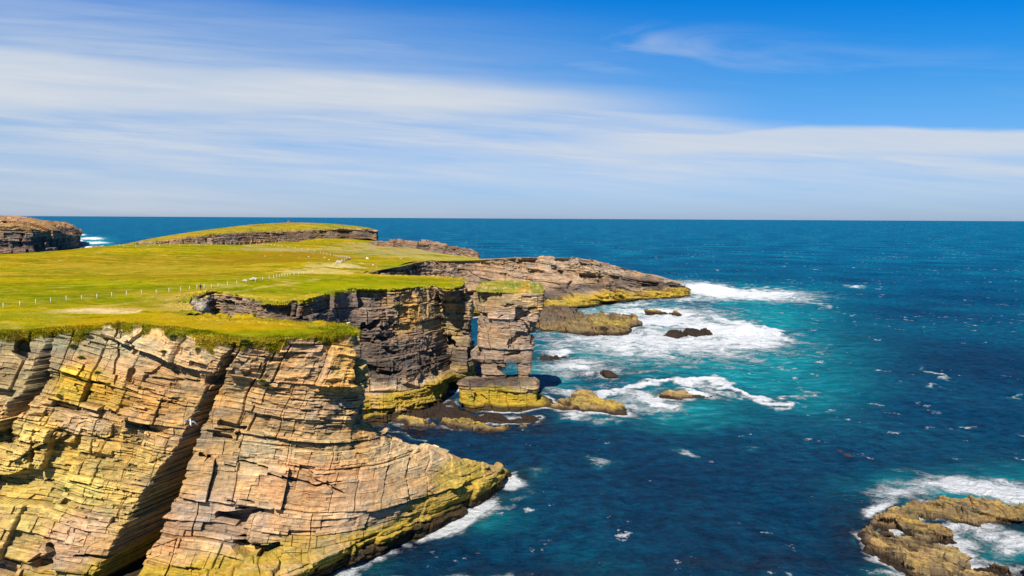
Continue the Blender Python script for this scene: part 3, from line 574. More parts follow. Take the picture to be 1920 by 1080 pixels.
# ================================================================ REEFS and small rocks
SHORE = []
def reef(name, label, outline, tops, sp, slope=1.6, dip=(.12, .1), th=.45, seed=1, cfg=None, zones=(), group=None, cat='rock', pal=None, alg=.55, wet=1.0, amp=.4, rough=1., kk=None):
    O = np.array([Z(*p) for p in outline]); T = np.array([Z(*p) for p in tops]); lo = O.min(0) - 4; hi = O.max(0) + 4
    gx = np.arange(lo[0], hi[0], sp); gy = np.arange(lo[1], hi[1], sp); X, Y = np.meshgrid(gx, gy); x, y = X.ravel(), Y.ravel()
    p2 = [tuple(q[:2]) for q in O]; P = np.stack([x, y, np.zeros_like(x)], 1)
    jx = x + fbm(P, 2.5, 3, seed) * .7 * rough; jy = y + fbm(P, 2.5, 3, seed + 9) * .7 * rough
    ins = in_poly(jx, jy, p2); d = poly_dist(jx, jy, p2) * np.where(ins, 1, -1)
    num = 0; den = 0
    for t in T:
        w = 1 / ((x - t[0]) ** 2 + (y - t[1]) ** 2 + 1.) ** 1.5; num = num + w * t[2]; den = den + w
    top = num / den + fbm(P, 5.5, 3, seed + 3) * amp
    wv = vn(P, 9, seed + 6) * 1.0 + vn(P, 2.5, seed + 7) * .3; al = math.atan2(dip[1], dip[0]); ca, sa = math.cos(al), math.sin(al)
    u = x * ca + y * sa + wv; v_ = -x * sa + y * ca + vn(P, 6, seed + 8) * .8
    # tilted slabs: each rises against the dip and ends in a broken step, cut crosswise into blocks
    for t_, bl, a_ in ((th * 4.6, 6.5, 1.0), (th * 1.7, 2.6, .5), (th * .6, 1.2, .22)):
        i_ = np.floor(u / t_); f_ = u / t_ - i_; of = hsh(i_, seed) * 40; j_ = np.floor((v_ + of) / bl); hh_ = hsh(i_, j_, seed + 2)
        top = top + ((.5 - f_) * .55 * th * a_ * 1.5 + (hh_ - .5) * th * a_ * 1.1 - (hh_ < .14) * th * a_ * .9)
        fj = np.abs((v_ + of) / bl - np.round((v_ + of) / bl)) * bl; top -= .35 * a_ * th * np.exp(-(fj / .10) ** 2)
    h = np.where(d > 0, np.minimum(top, .1 + d * slope + (hh_ - .5) * .5), np.maximum(-2.5, d * .9 * slope))
    hs_ = h.reshape(X.shape)
    for _ in range(1): hs_ = (np.roll(hs_, 1, 0) + np.roll(hs_, -1, 0) + 2 * hs_) / 4; hs_ = (np.roll(hs_, 1, 1) + np.roll(hs_, -1, 1) + 2 * hs_) / 4
    P[:, 2] = hs_.ravel() + vn(P, .7, seed + 5) * .07 * (d > -1) + vn(P, .3, seed + 51) * .03 * (d > -1)
    Hs = hs_.copy()
    for _ in range(6): Hs = (np.roll(Hs, 1, 0) + np.roll(Hs, -1, 0) + 2 * Hs) / 4; Hs = (np.roll(Hs, 1, 1) + np.roll(Hs, -1, 1) + 2 * Hs) / 4
    gy2, gx2 = np.gradient(Hs, sp); nn_ = np.stack([-gx2.ravel(), -gy2.ravel(), np.ones(len(P))], 1); nn_ /= np.linalg.norm(nn_, axis=1, keepdims=True)
    rk_ = kk or (.42 if sp < .3 else .9); P0 = P.copy(); rd, _i = relief(P, (dip[0] * 1.2, dip[1] * 1.2), .15, seed + 40, rk_, 1.3); P = P + nn_ * (rd * (1.25 if sp < .5 else 1.) * (d > -1.2))[:, None]
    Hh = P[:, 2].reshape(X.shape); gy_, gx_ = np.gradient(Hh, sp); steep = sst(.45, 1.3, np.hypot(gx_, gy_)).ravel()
    px, py = proj(P); dm_, info = relief(P, dip, .1, seed + 20, .55, 1.0)
    c = rock_colour(P, px, py, info, zones, seed, base=pal or ((.42, .30, .14), (.50, .36, .06), (.33, .24, .145), (.18, .13, .09)), algae=4.5, alg_amt=alg, wet=wet)
    c = mixc(c, (.17, .12, .075), steep * .7); c = mixc(c, (.12, .085, .055), sst(.15, .6, fbm(P, 1.8, 3, seed + 77)) * .6); c = mixc(c, WET, .92 * sst(wet + .35, wet - .4, P[:, 2] + fbm(P, 2.5, 3, seed + 78) * .5))  # steep faces: bare brown rock, its darkness also painted in as ledge shadow
    keep = h > -2.3; fc = grid_faces(*X.shape, keep=keep)[:, ::-1]; us = np.unique(fc); rm = np.full(len(P), -1, np.int32); rm[us] = np.arange(len(us))
    org = np.array([O[:, 0].mean(), O[:, 1].mean(), 0.]); V = P[us] - org
    o = mesh_np(name, V, rm[fc], ROCK_FLAT if sp < .6 else ROCK_FAR, smooth=False, attrs={'Col': c[us]}); o.location = org; tag(o, label, cat, group); SHORE.append(cr_closed(p2)); return o
def cr_closed(p2):
    A = np.array(p2); B = np.roll(A, -1, 0); t = np.linspace(0, 1, 6)[:-1, None, None]; return (A + (B - A) * t).transpose(1, 0, 2).reshape(-1, 2)

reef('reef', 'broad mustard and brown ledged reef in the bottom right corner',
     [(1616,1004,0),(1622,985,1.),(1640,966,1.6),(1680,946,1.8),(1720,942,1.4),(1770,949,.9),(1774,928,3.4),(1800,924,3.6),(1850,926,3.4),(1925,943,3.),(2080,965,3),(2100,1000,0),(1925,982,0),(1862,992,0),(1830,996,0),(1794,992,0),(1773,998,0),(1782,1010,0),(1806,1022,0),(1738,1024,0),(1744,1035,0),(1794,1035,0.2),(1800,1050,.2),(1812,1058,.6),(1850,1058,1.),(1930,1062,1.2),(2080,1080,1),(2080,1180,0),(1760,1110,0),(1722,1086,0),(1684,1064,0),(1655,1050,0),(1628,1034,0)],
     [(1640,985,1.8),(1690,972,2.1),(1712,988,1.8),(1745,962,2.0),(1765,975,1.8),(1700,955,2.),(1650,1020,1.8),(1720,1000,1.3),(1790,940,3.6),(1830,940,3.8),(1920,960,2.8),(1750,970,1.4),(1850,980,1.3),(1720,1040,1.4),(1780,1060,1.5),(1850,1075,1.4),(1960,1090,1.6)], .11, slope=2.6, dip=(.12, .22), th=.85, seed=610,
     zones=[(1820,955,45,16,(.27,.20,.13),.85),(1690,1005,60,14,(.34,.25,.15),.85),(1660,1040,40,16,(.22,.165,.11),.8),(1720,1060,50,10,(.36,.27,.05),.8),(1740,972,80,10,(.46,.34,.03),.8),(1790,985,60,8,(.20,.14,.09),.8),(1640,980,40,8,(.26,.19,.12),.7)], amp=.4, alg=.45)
reef('reef_rock', 'ridged mustard rock low in the water just right of the sea stack',
     [(1015,764,0),(1030,756,.5),(1060,744,1.6),(1092,736,2.2),(1106,736,2.4),(1118,742,2),(1128,752,1.2),(1140,756,.8),(1168,758,.8),(1174,770,0),(1165,777,0),(1140,775,0),(1110,775,0),(1060,772,0)],
     [(1095,742,2.6),(1110,752,2.2),(1060,755,1.3),(1150,765,1.1)], .25, slope=1.8, dip=(.10, .2), seed=630, zones=[(1090,756,30,12,YEL,.6)])
reef('reef_rock', 'long narrow yellow topped rock bar in front of the sea stack', [(822,794,0),(822,781,1.6),(840,780,1.6),(880,785,1.6),(925,794,1.5),(950,796,.8),(1000,795,.2),(1012,797,0),(960,803,0),(930,808,0),(890,806,0),(850,800,0)],
     [(830,783,1.8),(880,790,1.7),(925,798,1.4),(980,798,.5)], .2, slope=2.2, dip=(.05, .1), seed=650, zones=[(880,788,70,9,(.44,.33,.03),.9)], wet=.4)
reef('reef_rock', 'thin brown rock bar awash left of the yellow one', [(710,779,0),(714,773,.8),(745,776,.8),(780,783,.7),(815,791,.5),(818,797,0),(780,797,0),(745,789,0)], [(730,777,.9),(780,788,.8)], .22, slope=1.4, seed=655, wet=.3)
reef('reef', 'dark wet kelp covered rock shelf awash between the middle cliff and the sea stack', [(700,774,0),(722,763,.2),(790,752,.2),(850,750,.2),(862,770,.2),(930,780,.2),(1012,781,.2),(1005,792,0),(930,792,0),(850,781,0),(790,781,0),(740,781,0)],
     [(740,772,.5),(800,762,.15),(850,762,.5),(800,775,.45),(900,783,.3),(960,786,.5),(1000,786,.1)], .25, slope=1.2, th=.3, seed=657, wet=3., alg=.1, amp=.55)
reef('reef_rock', 'low ledge with yellow algae at the foot of the middle cliff', [(688,752,0),(690,741,1.4),(740,738,1.6),(775,742,1.),(800,750,0),(770,757,0),(720,760,0)], [(710,745,1.6),(760,747,1.2)], .25, slope=2., seed=658, wet=.5)
reef('islet', 'dark rocky islet with an algae skirt behind the sea stack',
     [(975,619,0),(1040,623,0),(1100,627,0),(1160,628,0),(1180,624,0),(1182,616,0),(1200,608,.3),(1196,601,1.),(1160,597,1.5),(1115,592,3.),(1095,584,5.),(1074,577,8.),(1010,575,8.5),(975,576,8)],
     [(1010,574,12.),(1055,573,12.),(1085,583,9),(1030,590,10.5),(1110,597,5),(1150,603,3.),(1185,606,2.),(1060,606,5),(1010,606,5.5),(1120,612,2.6),(1170,616,1.6)], .36, slope=3.0, dip=(.12, .06), th=1., seed=670,
     zones=[(1045,588,60,17,(.075,.065,.06),.95),(1010,600,30,12,(.16,.13,.09),.7),(1130,600,70,9,(.36,.29,.06),.7)], amp=.8, pal=((.20, .16, .10), (.30, .24, .08), (.2, .16, .12), DARK))
small = 'small rocks awash in the surf'
reef('sea_rock', 'flat brown rock ringed by foam, alone in the turquoise water', [(1236,745,0),(1245,738,.6),(1270,735,.8),(1300,738,.8),(1318,744,.3),(1300,750,0),(1265,750,0)], [(1270,741,1.1),(1300,744,.8)], .3, slope=1.2, seed=701, alg=.3, group=small)
reef('sea_rock', 'small rock at the right tip of the flat ringed rock', [(1322,746,0),(1328,741,.5),(1340,744,.5),(1340,750,0)], [(1332,745,.9)], .3, slope=1.2, seed=702, alg=.3, group=small)
reef('sea_rock', 'pale yellow rock awash below the headland tip, largest of its row', [(1210,588,0),(1216,582,1),(1235,581,1.),(1252,583,.8),(1252,589,0)], [(1230,584,1.0)], .4, slope=1., seed=703, group=small)
reef('sea_rock', 'little brown rock right of the pale yellow one', [(1258,590,0),(1262,586,.6),(1272,587,.6),(1274,591,0)], [(1266,588,1.1)], .6, slope=1., seed=704, group=small)
reef('sea_rock', 'jagged near black rock in the thickest white foam', [(1286,622,0),(1291,614,1),(1305,611,2.),(1318,617,1.2),(1330,626,0),(1310,628,0)], [(1300,614,2.2),(1318,622,1.)], .35, slope=1.3, seed=705, alg=0, wet=4, group=small)
reef('sea_rock', 'low black rock left of the jagged one', [(1248,628,0),(1254,622,.8),(1270,622,.8),(1282,627,0),(1265,630,0)], [(1262,624,.8)], .35, slope=1., seed=706, alg=0, wet=3, group=small)
reef('sea_rock', 'dark low rock under breaking foam right beside the stack', [(1012,673,0),(1020,664,1.),(1045,665,1.),(1064,672,0),(1045,676,0)], [(1035,668,1.3)], .4, slope=1., seed=707, alg=0, wet=3, group=small)
reef('sea_rock', 'tiny dark rock with a white foam cap between two turquoise patches', [(1122,707,0),(1128,701,.7),(1145,702,.7),(1150,708,0)], [(1137,704,1.)], .35, slope=1., seed=708, alg=0, wet=3, group=small)
# ================================================================ SEA
def pxcurve(pts, w): return ([(a, b_, w) for a, b_ in pts])
FOAM = [(1735,974,40,9,0,.9),(1700,992,40,8,10,.8),(1220,645,230,38,2,.52),(1400,640,90,22,6,.55),(1130,600,90,18,0,.5),(1080,690,120,22,0,.46),(1250,592,150,20,0,.5),(1420,556,110,11,2,.5),(1060,735,60,10,0,.4),(1180,760,70,14,10,.42),(1500,560,40,5,0,.4),(1335,545,62,13,8,1.1),(1400,549,130,9,2,.75),(1300,562,90,8,0,.45),(1180,570,70,6,-4,.5),(1210,583,90,7,0,.7),(1100,583,40,5,0,.3),(1240,603,90,10,0,.75),(1350,618,75,11,5,1.0),(1410,628,75,12,6,.95),(1330,640,170,14,3,.62),(1200,655,130,9,3,.42),(1190,632,90,8,0,.6),
        (1045,664,36,7,0,.9),(1075,690,85,9,-3,.42),(1060,640,50,9,0,.4),(1136,704,22,4,0,.95),(1110,720,70,6,0,.3),(1030,730,30,8,0,.35),(850,722,50,8,0,1.),(870,705,40,4,0,.5),(870,748,36,7,0,.35),(780,750,60,7,0,.3),(820,770,80,7,0,.34),(720,738,30,4,0,.3),
        (1220,752,70,12,15,.7),(1170,738,40,10,0,.55),(1285,741,55,9,0,.75),(1090,782,40,7,5,.6),(1150,785,30,6,5,.45),
        (868,960,58,15,-22,.95),(905,950,30,12,-20,.8),(820,985,34,8,-28,.8),(965,905,28,12,10,.75),(1000,885,30,8,10,.3),(650,1058,45,12,-22,.5),(700,1030,40,7,-28,.55),(1288,850,26,6,10,.55),(1140,868,24,5,12,.45),(940,945,50,6,-20,.35),
        (1700,925,90,18,-4,.58),(1850,912,120,20,6,.85),(1920,930,80,18,10,.9),(1755,950,50,9,5,.9),(1655,952,30,9,-20,.6),(1860,1012,90,17,0,.5),(1910,1030,50,20,0,.6),(1775,1030,42,8,5,1.),(1815,1050,24,8,5,1.),(1790,1000,30,7,0,.7),(1680,1072,40,9,10,.75),
        (172,447,22,2.4,0,.95),(178,455,24,2.2,0,.95),(170,463,28,2.,0,.8),(150,452,6,3,0,.9),(155,440,8,1.5,0,.6),(1600,537,18,2,0,.6),(1520,665,30,3,0,.35),(1760,700,26,3,25,.6),(1900,740,20,3,0,.5),(1740,722,12,2,0,.5),(1400,840,20,5,0,.3)]
ARCS = [([(1095,752),(1140,733),(1200,722),(1262,715),(1330,717),(1372,727),(1395,742),(1430,754),(1480,764)], 6, .95),([(1262,715),(1310,722),(1350,732),(1380,745)], 5, .6),([(1170,760),(1215,772),(1260,768)], 7, .5),([(1430,752),(1500,742),(1540,735)], 4, .4),
        ([(745,860),(830,880),(900,893),(960,893)], 3.5, .6),([(1450,560),(1520,565),(1560,575)], 4, .5),([(1000,655),(1080,650),(1160,655)], 4, .45),([(690,790),(740,806),(800,824)], 3, .4),([(1640,990),(1610,1010),(1640,1045)], 5, .3),([(730,1075),(860,1068),(980,1070)], 6, .4),([(1340,600),(1420,612),(1475,632)], 5, .8),([(1200,700),(1300,690),(1400,690)], 4, .35)]
AER = [(1480,710,140,70,.4),(1300,785,140,24,.35),(1300,660,260,70,.6),(1100,600,120,40,.6),(1450,680,140,70,.5),(1150,588,170,26,.75),(1270,640,240,44,.95),(1420,600,150,50,.5),(1380,700,170,50,.55),(1130,670,150,30,.75),(1250,755,140,32,.7),(1490,730,130,60,.4),(1840,930,150,50,.7),(1870,1030,120,36,.75),(890,965,70,22,.45),(1400,556,140,20,.65),(1060,620,80,14,.5),(880,722,60,8,.3),(690,1050,60,16,.3),(1120,780,70,14,.4),(1690,1070,60,18,.5),(170,455,40,10,.5),(1700,915,110,28,.5),(1030,700,70,40,.55)]
KELP = [(850,768,170,24,.95),(780,800,150,20,.75),(740,850,100,24,.5),(1000,800,90,12,.5),(1230,745,90,16,.4),(950,1065,300,18,.35),(1420,1060,260,18,.35),(1180,690,90,10,.35),(1210,700,60,8,.6),(700,760,60,14,.6),(980,890,40,20,.6),(1090,770,110,10,.6),(1640,1000,60,30,.4)]
azs = np.concatenate([np.linspace(-80, -40, 60)[:-1], np.linspace(-40, 40, 1150), np.linspace(40, 80, 60)[1:]])
an = np.concatenate([np.linspace(75, 31, 40)[:-1], np.linspace(31, 8, 520), np.linspace(8, .5, 330)[1:], np.geomspace(.5, .045, 40)[1:]])
yv = H / np.tan(np.radians(an)); A_, Y_ = np.meshgrid(np.tan(np.radians(azs)), yv); x = (A_ * Y_).ravel(); y = Y_.ravel(); P = np.stack([x, y, np.zeros_like(x)], 1)
px, py = proj(P)
nA = fbm(P, 14, 4, 801); nB = fbm(P, 4.5, 3, 805)
wx = px + nA * 16 * np.clip(250 / y, .2, 1.3); wy = py + nB * 7 * np.clip(200 / y, .1, 1.3)
foam = np.zeros(len(P)); aer = np.zeros(len(P)); kelp = np.zeros(len(P))
vis = (y < 2200)
for a, b_, rx, ry, rot, s in FOAM:
    r_ = math.radians(rot); dx_ = wx - a; dy_ = wy - b_; u = dx_ * math.cos(r_) + dy_ * math.sin(r_); v = -dx_ * math.sin(r_) + dy_ * math.cos(r_)
    foam = np.maximum(foam, 1.12 * s * np.exp(-((u / rx) ** 2 + (v / ry) ** 2) * 1.1) * vis) + .12 * s * np.exp(-((u / rx) ** 2 + (v / ry) ** 2) * .5) * vis
for pts, w, s in ARCS:
    foam = np.maximum(foam, s * np.exp(-seg_dist(wx, wy, [(a, b_, w) for a, b_ in pts]) ** 2 * .9) * vis)
for a, b_, rx, ry, s in AER: aer = np.maximum(aer, s * np.exp(-(((px + nA * 25 - a) / rx) ** 2 + ((py + nB * 9 - b_) / ry) ** 2) * 1.2) * vis)
for a, b_, rx, ry, s in KELP: kelp = np.maximum(kelp, s * np.exp(-(((wx - a) / rx) ** 2 + ((wy - b_) / ry) ** 2) * 1.5) * vis)
# wash where rock meets water
shore_pts = [np.array(c0) for c0 in SHORE]
def line_pts(pp, n=6):
    A = np.array(pp, float)[:, :2]; t = np.linspace(0, 1, n + 1)[:-1, None, None]; return (A[:-1] + (A[1:] - A[:-1]) * t).transpose(1, 0, 2).reshape(-1, 2)
shore_pts += [line_pts([p for p in r5[4:11]]), line_pts(m4[7:15]), line_pts(f3[2:15], 14), line_pts([p for p in ped[-2]])]
SP = np.concatenate(shore_pts).astype(f32)
sel = np.where((y < 540) & (x > -90) & (x < 190) & (y > 70))[0]; ds = np.full(len(P), 1e3)
for i in range(0, len(sel), 20000):
    s_ = sel[i:i + 20000]; q = P[s_][:, :2].astype(f32); ds[s_] = np.sqrt(((q[:, None, :] - SP[None]) ** 2).sum(-1).min(1))
wash = np.exp(-(ds / (2.0 + 1.6 * (vn(P, 9, 811) + .3))) ** 2) * .75 * sst(-.5, .4, vn(P, 15, 812)); foam = np.maximum(foam, wash)
kelp = np.maximum(kelp, np.exp(-(ds / 5.) ** 2) * .5 * (ds > 0)); aer = np.clip(np.maximum(aer * 1.6, np.clip(foam, 0, 1) * .75 * (wash < foam)), 0, 1)
# swell and chop
rs = np.random.RandomState(5); hgt = np.zeros(len(P)); fade = sst(1500, 250, y)
for k in range(26):
    lam = 3.2 * 1.165 ** k; th = math.radians(205 + rs.normal(0, 26)); amp = .0072 * lam ** .82 * (1.0 if lam < 60 else .6); ph = rs.uniform(0, 6.28)
    fd = sst(lam * 260, lam * 70, y); arg = (x * math.cos(th) + y * math.sin(th)) * 2 * math.pi / lam + ph + vn(P, lam * 2.5, 900 + k) * 2.0
    s_ = np.sin(arg); hgt += amp * (s_ + .35 * (1 - 2 * np.abs(np.sin(arg / 2)))) * fd
P[:, 2] = hgt * .85 * fade
brk = np.clip(foam, 0, 1.1) * (y < 600) * (ds > 2.5); P[:, 2] += brk * (.35 + .9 * np.clip(fbm(P * 1., 6, 4, 821), -.2, 1)) * sst(80, 200, y) * 1.1 + brk * np.abs(fbm(P, 1.6, 3, 823)) * .35
big_ = np.exp(-(((px - 1325) / 34) ** 2 + ((py - 543) / 7) ** 2)); P[:, 2] += big_ * (2.6 + 2.4 * fbm(P, 7, 4, 831))
big_ = np.exp(-(((px - 1400) / 40) ** 2 + ((py - 622) / 6) ** 2)); P[:, 2] += big_ * (1.3 + 1.5 * fbm(P, 6, 4, 832))

m, nt, b = new_mat('sea_water'); geo = N(nt, 'ShaderNodeNewGeometry'); pos = geo.outputs['Position']
at = lambda n: N(nt, 'ShaderNodeAttribute', attribute_name=n).outputs['Fac']
def noise(s, d=4, r=.55, vec=None, dist=0.0):
    n = N(nt, 'ShaderNodeTexNoise', i_Scale=s, i_Detail=d, i_Roughness=r, i_Distortion=dist); L(nt, vec or pos, n.inputs['Vector']); return n.outputs[0]
flat = N(nt, 'ShaderNodeVectorMath', operation='MULTIPLY'); L(nt, pos, flat.inputs[0]); flat.inputs[1].default_value = (1, 1, 0); fv = flat.outputs[0]
rot = N(nt, 'ShaderNodeMapping'); rot.inputs['Rotation'].default_value = (0, 0, math.radians(-14)); rot.inputs['Scale'].default_value = (.55, 1.25, 1); L(nt, fv, rot.inputs['Vector']); rv = rot.outputs[0]
deep = ramp(nt, noise(.014, 6, .65, fv), [(.35, (.0, .036, .104)), (.52, (.0, .062, .150)), (.68, (.0, .100, .188))])
mid_ = ramp(nt, noise(.30, 7, .68, fv), [(.34, (.45, .50, .58)), (.5, (1, 1, 1)), (.64, (1.7, 1.5, 1.32))])
far_ = N(nt, 'ShaderNodeSeparateXYZ'); L(nt, pos, far_.inputs[0]); offs = ramp(nt, math_n(nt, 'DIVIDE', far_.outputs[1], 1000.), [(.08, (.8, .72, .70)), (.2, (.8, .92, .92)), (.5, (.6, 1.35, 1.25)), (1., (.6, 1.75, 1.5))])
base = mixn(nt, 1., mixn(nt, 1., deep, mid_, 'MULTIPLY'), offs, 'MULTIPLY')
A = at('aer'); aern = math_n(nt, 'MULTIPLY', A, math_n(nt, 'ADD', math_n(nt, 'MULTIPLY', noise(.11, 5, .6, rv, .6), 2.6), -.25), True)
base = mixn(nt, aern, base, ramp(nt, noise(.3, 4, .6, rv), [(.3, (.0, .19, .24)), (.55, (.004, .33, .37)), (.75, (.10, .52, .54))]))
K = math_n(nt, 'MULTIPLY', at('kelp'), math_n(nt, 'ADD', math_n(nt, 'MULTIPLY', noise(.35, 5, .65, rv), 3.6), -.7), True)
base = mixn(nt, K, base, ramp(nt, noise(.8, 4), [(.4, (.004, .006, .016)), (.6, (.028, .014, .012)), (.75, (.06, .028, .012))]))
Fm = at('foam')
lm = N(nt, 'ShaderNodeMapping'); lm.inputs['Rotation'].default_value = (0, 0, math.radians(-14)); lm.inputs['Scale'].default_value = (.85, 1.1, 1); L(nt, fv, lm.inputs['Vector']); lv = lm.outputs[0]
lace = math_n(nt, 'ABSOLUTE', math_n(nt, 'SUBTRACT', noise(.5, 8, .66, lv, 1.2), .5)); lace = math_n(nt, 'SUBTRACT', 1.0, math_n(nt, 'MULTIPLY', lace, 9.0)); 
lace2 = math_n(nt, 'ABSOLUTE', math_n(nt, 'SUBTRACT', noise(1.5, 7, .66, lv, 1.0), .5)); lace2 = math_n(nt, 'SUBTRACT', 1.0, math_n(nt, 'MULTIPLY', lace2, 8.0))
lc = math_n(nt, 'MAXIMUM', lace, math_n(nt, 'SUBTRACT', lace2, .15))
brokn = math_n(nt, 'MULTIPLY', math_n(nt, 'SUBTRACT', noise(.17, 10, .74, lv, .5), .5), 3.2)
v = math_n(nt, 'ADD', math_n(nt, 'MULTIPLY', Fm, 1.9), math_n(nt, 'ADD', math_n(nt, 'MULTIPLY', lc, .62), math_n(nt, 'MULTIPLY', brokn, 1.1)))
foamf = N(nt, 'ShaderNodeMapRange', i_1=.92, i_2=1.62); L(nt, v, foamf.inputs[0])
gate = N(nt, 'ShaderNodeMapRange', i_1=.03, i_2=.22); L(nt, Fm, gate.inputs[0]); fo = math_n(nt, 'MULTIPLY', foamf.outputs[0], gate.outputs[0], True)
# scattered whitecaps
wc = N(nt, 'ShaderNodeMapRange', i_1=.64, i_2=.68); wsum = math_n(nt, 'ADD', noise(.13, 6, .72, fv), math_n(nt, 'MULTIPLY', math_n(nt, 'SUBTRACT', noise(.013, 3, .5), .5), .28)); L(nt, wsum, wc.inputs[0])
fo = math_n(nt, 'MAXIMUM', fo, math_n(nt, 'MULTIPLY', wc.outputs[0], .85))
fcol = ramp(nt, noise(.9, 6, .7), [(.3, (.62, .71, .76)), (.5, (.82, .84, .84)), (.65, (.88, .88, .87))])
colr = mixn(nt, fo, base, fcol); L(nt, colr, b.inputs['Base Color'])
b.inputs['Roughness'].default_value = .9; b.inputs['Specular IOR Level'].default_value = 0.0
hh = math_n(nt, 'ADD', math_n(nt, 'MULTIPLY', noise(.7, 8, .72, lv), 1.1), math_n(nt, 'MULTIPLY', noise(.14, 4, .55, rv), 1.5)); hh = math_n(nt, 'ADD', hh, math_n(nt, 'MULTIPLY', fo, .35))
bp = N(nt, 'ShaderNodeBump', i_Strength=1., i_Distance=1.6); L(nt, hh, bp.inputs['Height']); L(nt, bp.outputs[0], b.inputs['Normal'])
fr = N(nt, 'ShaderNodeFresnel', i_IOR=1.33); L(nt, bp.outputs[0], fr.inputs['Normal']); gl = N(nt, 'ShaderNodeBsdfGlossy', i_Roughness=.22); L(nt, bp.outputs[0], gl.inputs['Normal'])
fac = math_n(nt, 'MULTIPLY', math_n(nt, 'MINIMUM', math_n(nt, 'MULTIPLY', fr.outputs[0], .7), .06), math_n(nt, 'SUBTRACT', 1., fo)); ms = N(nt, 'ShaderNodeMixShader'); L(nt, fac, ms.inputs[0]); L(nt, b.outputs[0], ms.inputs[1]); L(nt, gl.outputs[0], ms.inputs[2]); L(nt, ms.outputs[0], nt.nodes['Material Output'].inputs['Surface'])
o = mesh_np('sea', P, grid_faces(*X_.shape if False else Y_.shape)[:, ::-1], m, attrs={'foam': foam, 'aer': aer, 'kelp': kelp}); tag(o, 'deep blue sea with turquoise surf and white foam along the rocks', 'sea', kind='structure')
me = o.data
if me.polygons[len(me.polygons) // 2].normal.z < 0: me.flip_normals()

# ================================================================ SMALL THINGS
from mathutils import Vector
import bmesh
def simple(name, col_, rough=.8, var=.25, sc_=6.):
    m, nt, b = new_mat(name); t = N(nt, 'ShaderNodeTexCoord'); n = N(nt, 'ShaderNodeTexNoise', i_Scale=sc_, i_Detail=5); L(nt, t.outputs['Object'], n.inputs['Vector'])
    c = ramp(nt, n.outputs[0], [(.3, tuple(q * (1 - var) for q in col_)), (.7, tuple(min(1, q * (1 + var)) for q in col_))]); L(nt, c, b.inputs['Base Color']); b.inputs['Roughness'].default_value = rough; return m
def bm_obj(name, bm, mat, parent=None, smooth=True):
    me = bpy.data.meshes.new(name); bm.to_mesh(me); bm.free(); me.materials.append(mat)
    for p in me.polygons: p.use_smooth = smooth
    o = bpy.data.objects.new(name, me); COL.objects.link(o)
    if parent: o.parent = parent
    return o
def tube(bm, a, b_, r0, r1, n=8):
    a, b_ = Vector(a), Vector(b_); ax = (b_ - a).normalized(); s = ax.orthogonal().normalized(); t = ax.cross(s)
    ra = [bm.verts.new(a + (s * math.cos(k * 6.2832 / n) + t * math.sin(k * 6.2832 / n)) * r0) for k in range(n)]; rb = [bm.verts.new(b_ + (s * math.cos(k * 6.2832 / n) + t * math.sin(k * 6.2832 / n)) * r1) for k in range(n)]
    for k in range(n): bm.faces.new((ra[k], ra[(k + 1) % n], rb[(k + 1) % n], rb[k]))
    bm.faces.new(ra[::-1]); bm.faces.new(rb)
def sphere(bm, c, r, sx=1, sy=1, sz=1, u=14, v=10):
    q = bmesh.ops.create_uvsphere(bm, u_segments=u, v_segments=v, radius=1)['verts']
    for w in q: w.co = Vector(c) + Vector((w.co.x * r * sx, w.co.y * r * sy, w.co.z * r * sz))
def on_ground(px_, py_):
    p = G(px_, py_); p[2] = float(ground_z(p[0], p[1])); return p
WOOD = simple('pale_weathered_wood', (.68, .62, .52)); WIRE = simple('galvanised_wire', (.45, .45, .44), .5)
# fences
def fence(pts, label, spacing=3.0, h=1.15, group=None, r=.062):
    W = [on_ground(*p) for p in pts]; f = empty('wire_fence', W[0]); tag(f, label, 'fence', group); pos_ = []
    carry = 0
    for a, b_ in zip(W[:-1], W[1:]):
        L_ = np.linalg.norm((b_ - a)[:2]); t = carry
        while t < L_: p = a + (b_ - a) * t / L_; p[2] = float(ground_z(p[0], p[1])); pos_.append(p); t += spacing
        carry = t - L_
    pos_ = pos_[:98]; proto = None
    for i, p in enumerate(pos_):
        if proto is None:
            bm = bmesh.new(); tube(bm, (0, 0, -.35), (0, 0, h - .05), r, r * .92); tube(bm, (0, 0, h - .05), (0, 0, h), r * .92, r * .5); proto = q = bm_obj('post', bm, WOOD, f)
        else: q = proto.copy(); COL.objects.link(q); q.parent = f
        q.location = Vector(p) - Vector(W[0]); q.rotation_euler = (random.gauss(0, .03), random.gauss(0, .03), random.uniform(0, 6)); q.scale = (1, 1, random.uniform(.92, 1.08))
    for hz in (.35, .7, 1.05):
        bm = bmesh.new()
        for a, b_ in zip(pos_[:-1], pos_[1:]): tube(bm, Vector(a) - Vector(W[0]) + Vector((0, -.07, hz)), Vector(b_) - Vector(W[0]) + Vector((0, -.07, hz)), .006, .006, 4)
        bm_obj('wire', bm, WIRE, f)
    return f
FG = 'post and wire fences across the grass'
fence([(-60,586),(27,576),(106,567),(175,561),(234,555.5),(300,551),(345,547),(376,543),(410,538.5),(440,535),(480,529),(510,524),(545,518),(592,511)], 'wire fence with pale posts nearest the camera, running past the walker', 3.0, group=FG)
fence([(232,463.5),(300,462.5),(380,461),(455,458),(500,460),(530,464),(566,469),(600,475),(628,481),(658,487)], 'distant wire fence bending across the slope below the hill', 6.0, 1.25, FG, .10)
fence([(655,487),(642,491),(630,496),(622,501)], 'short wire fence stub leading down to the pale sandy patch', 3.5, 1.2, FG, .08)

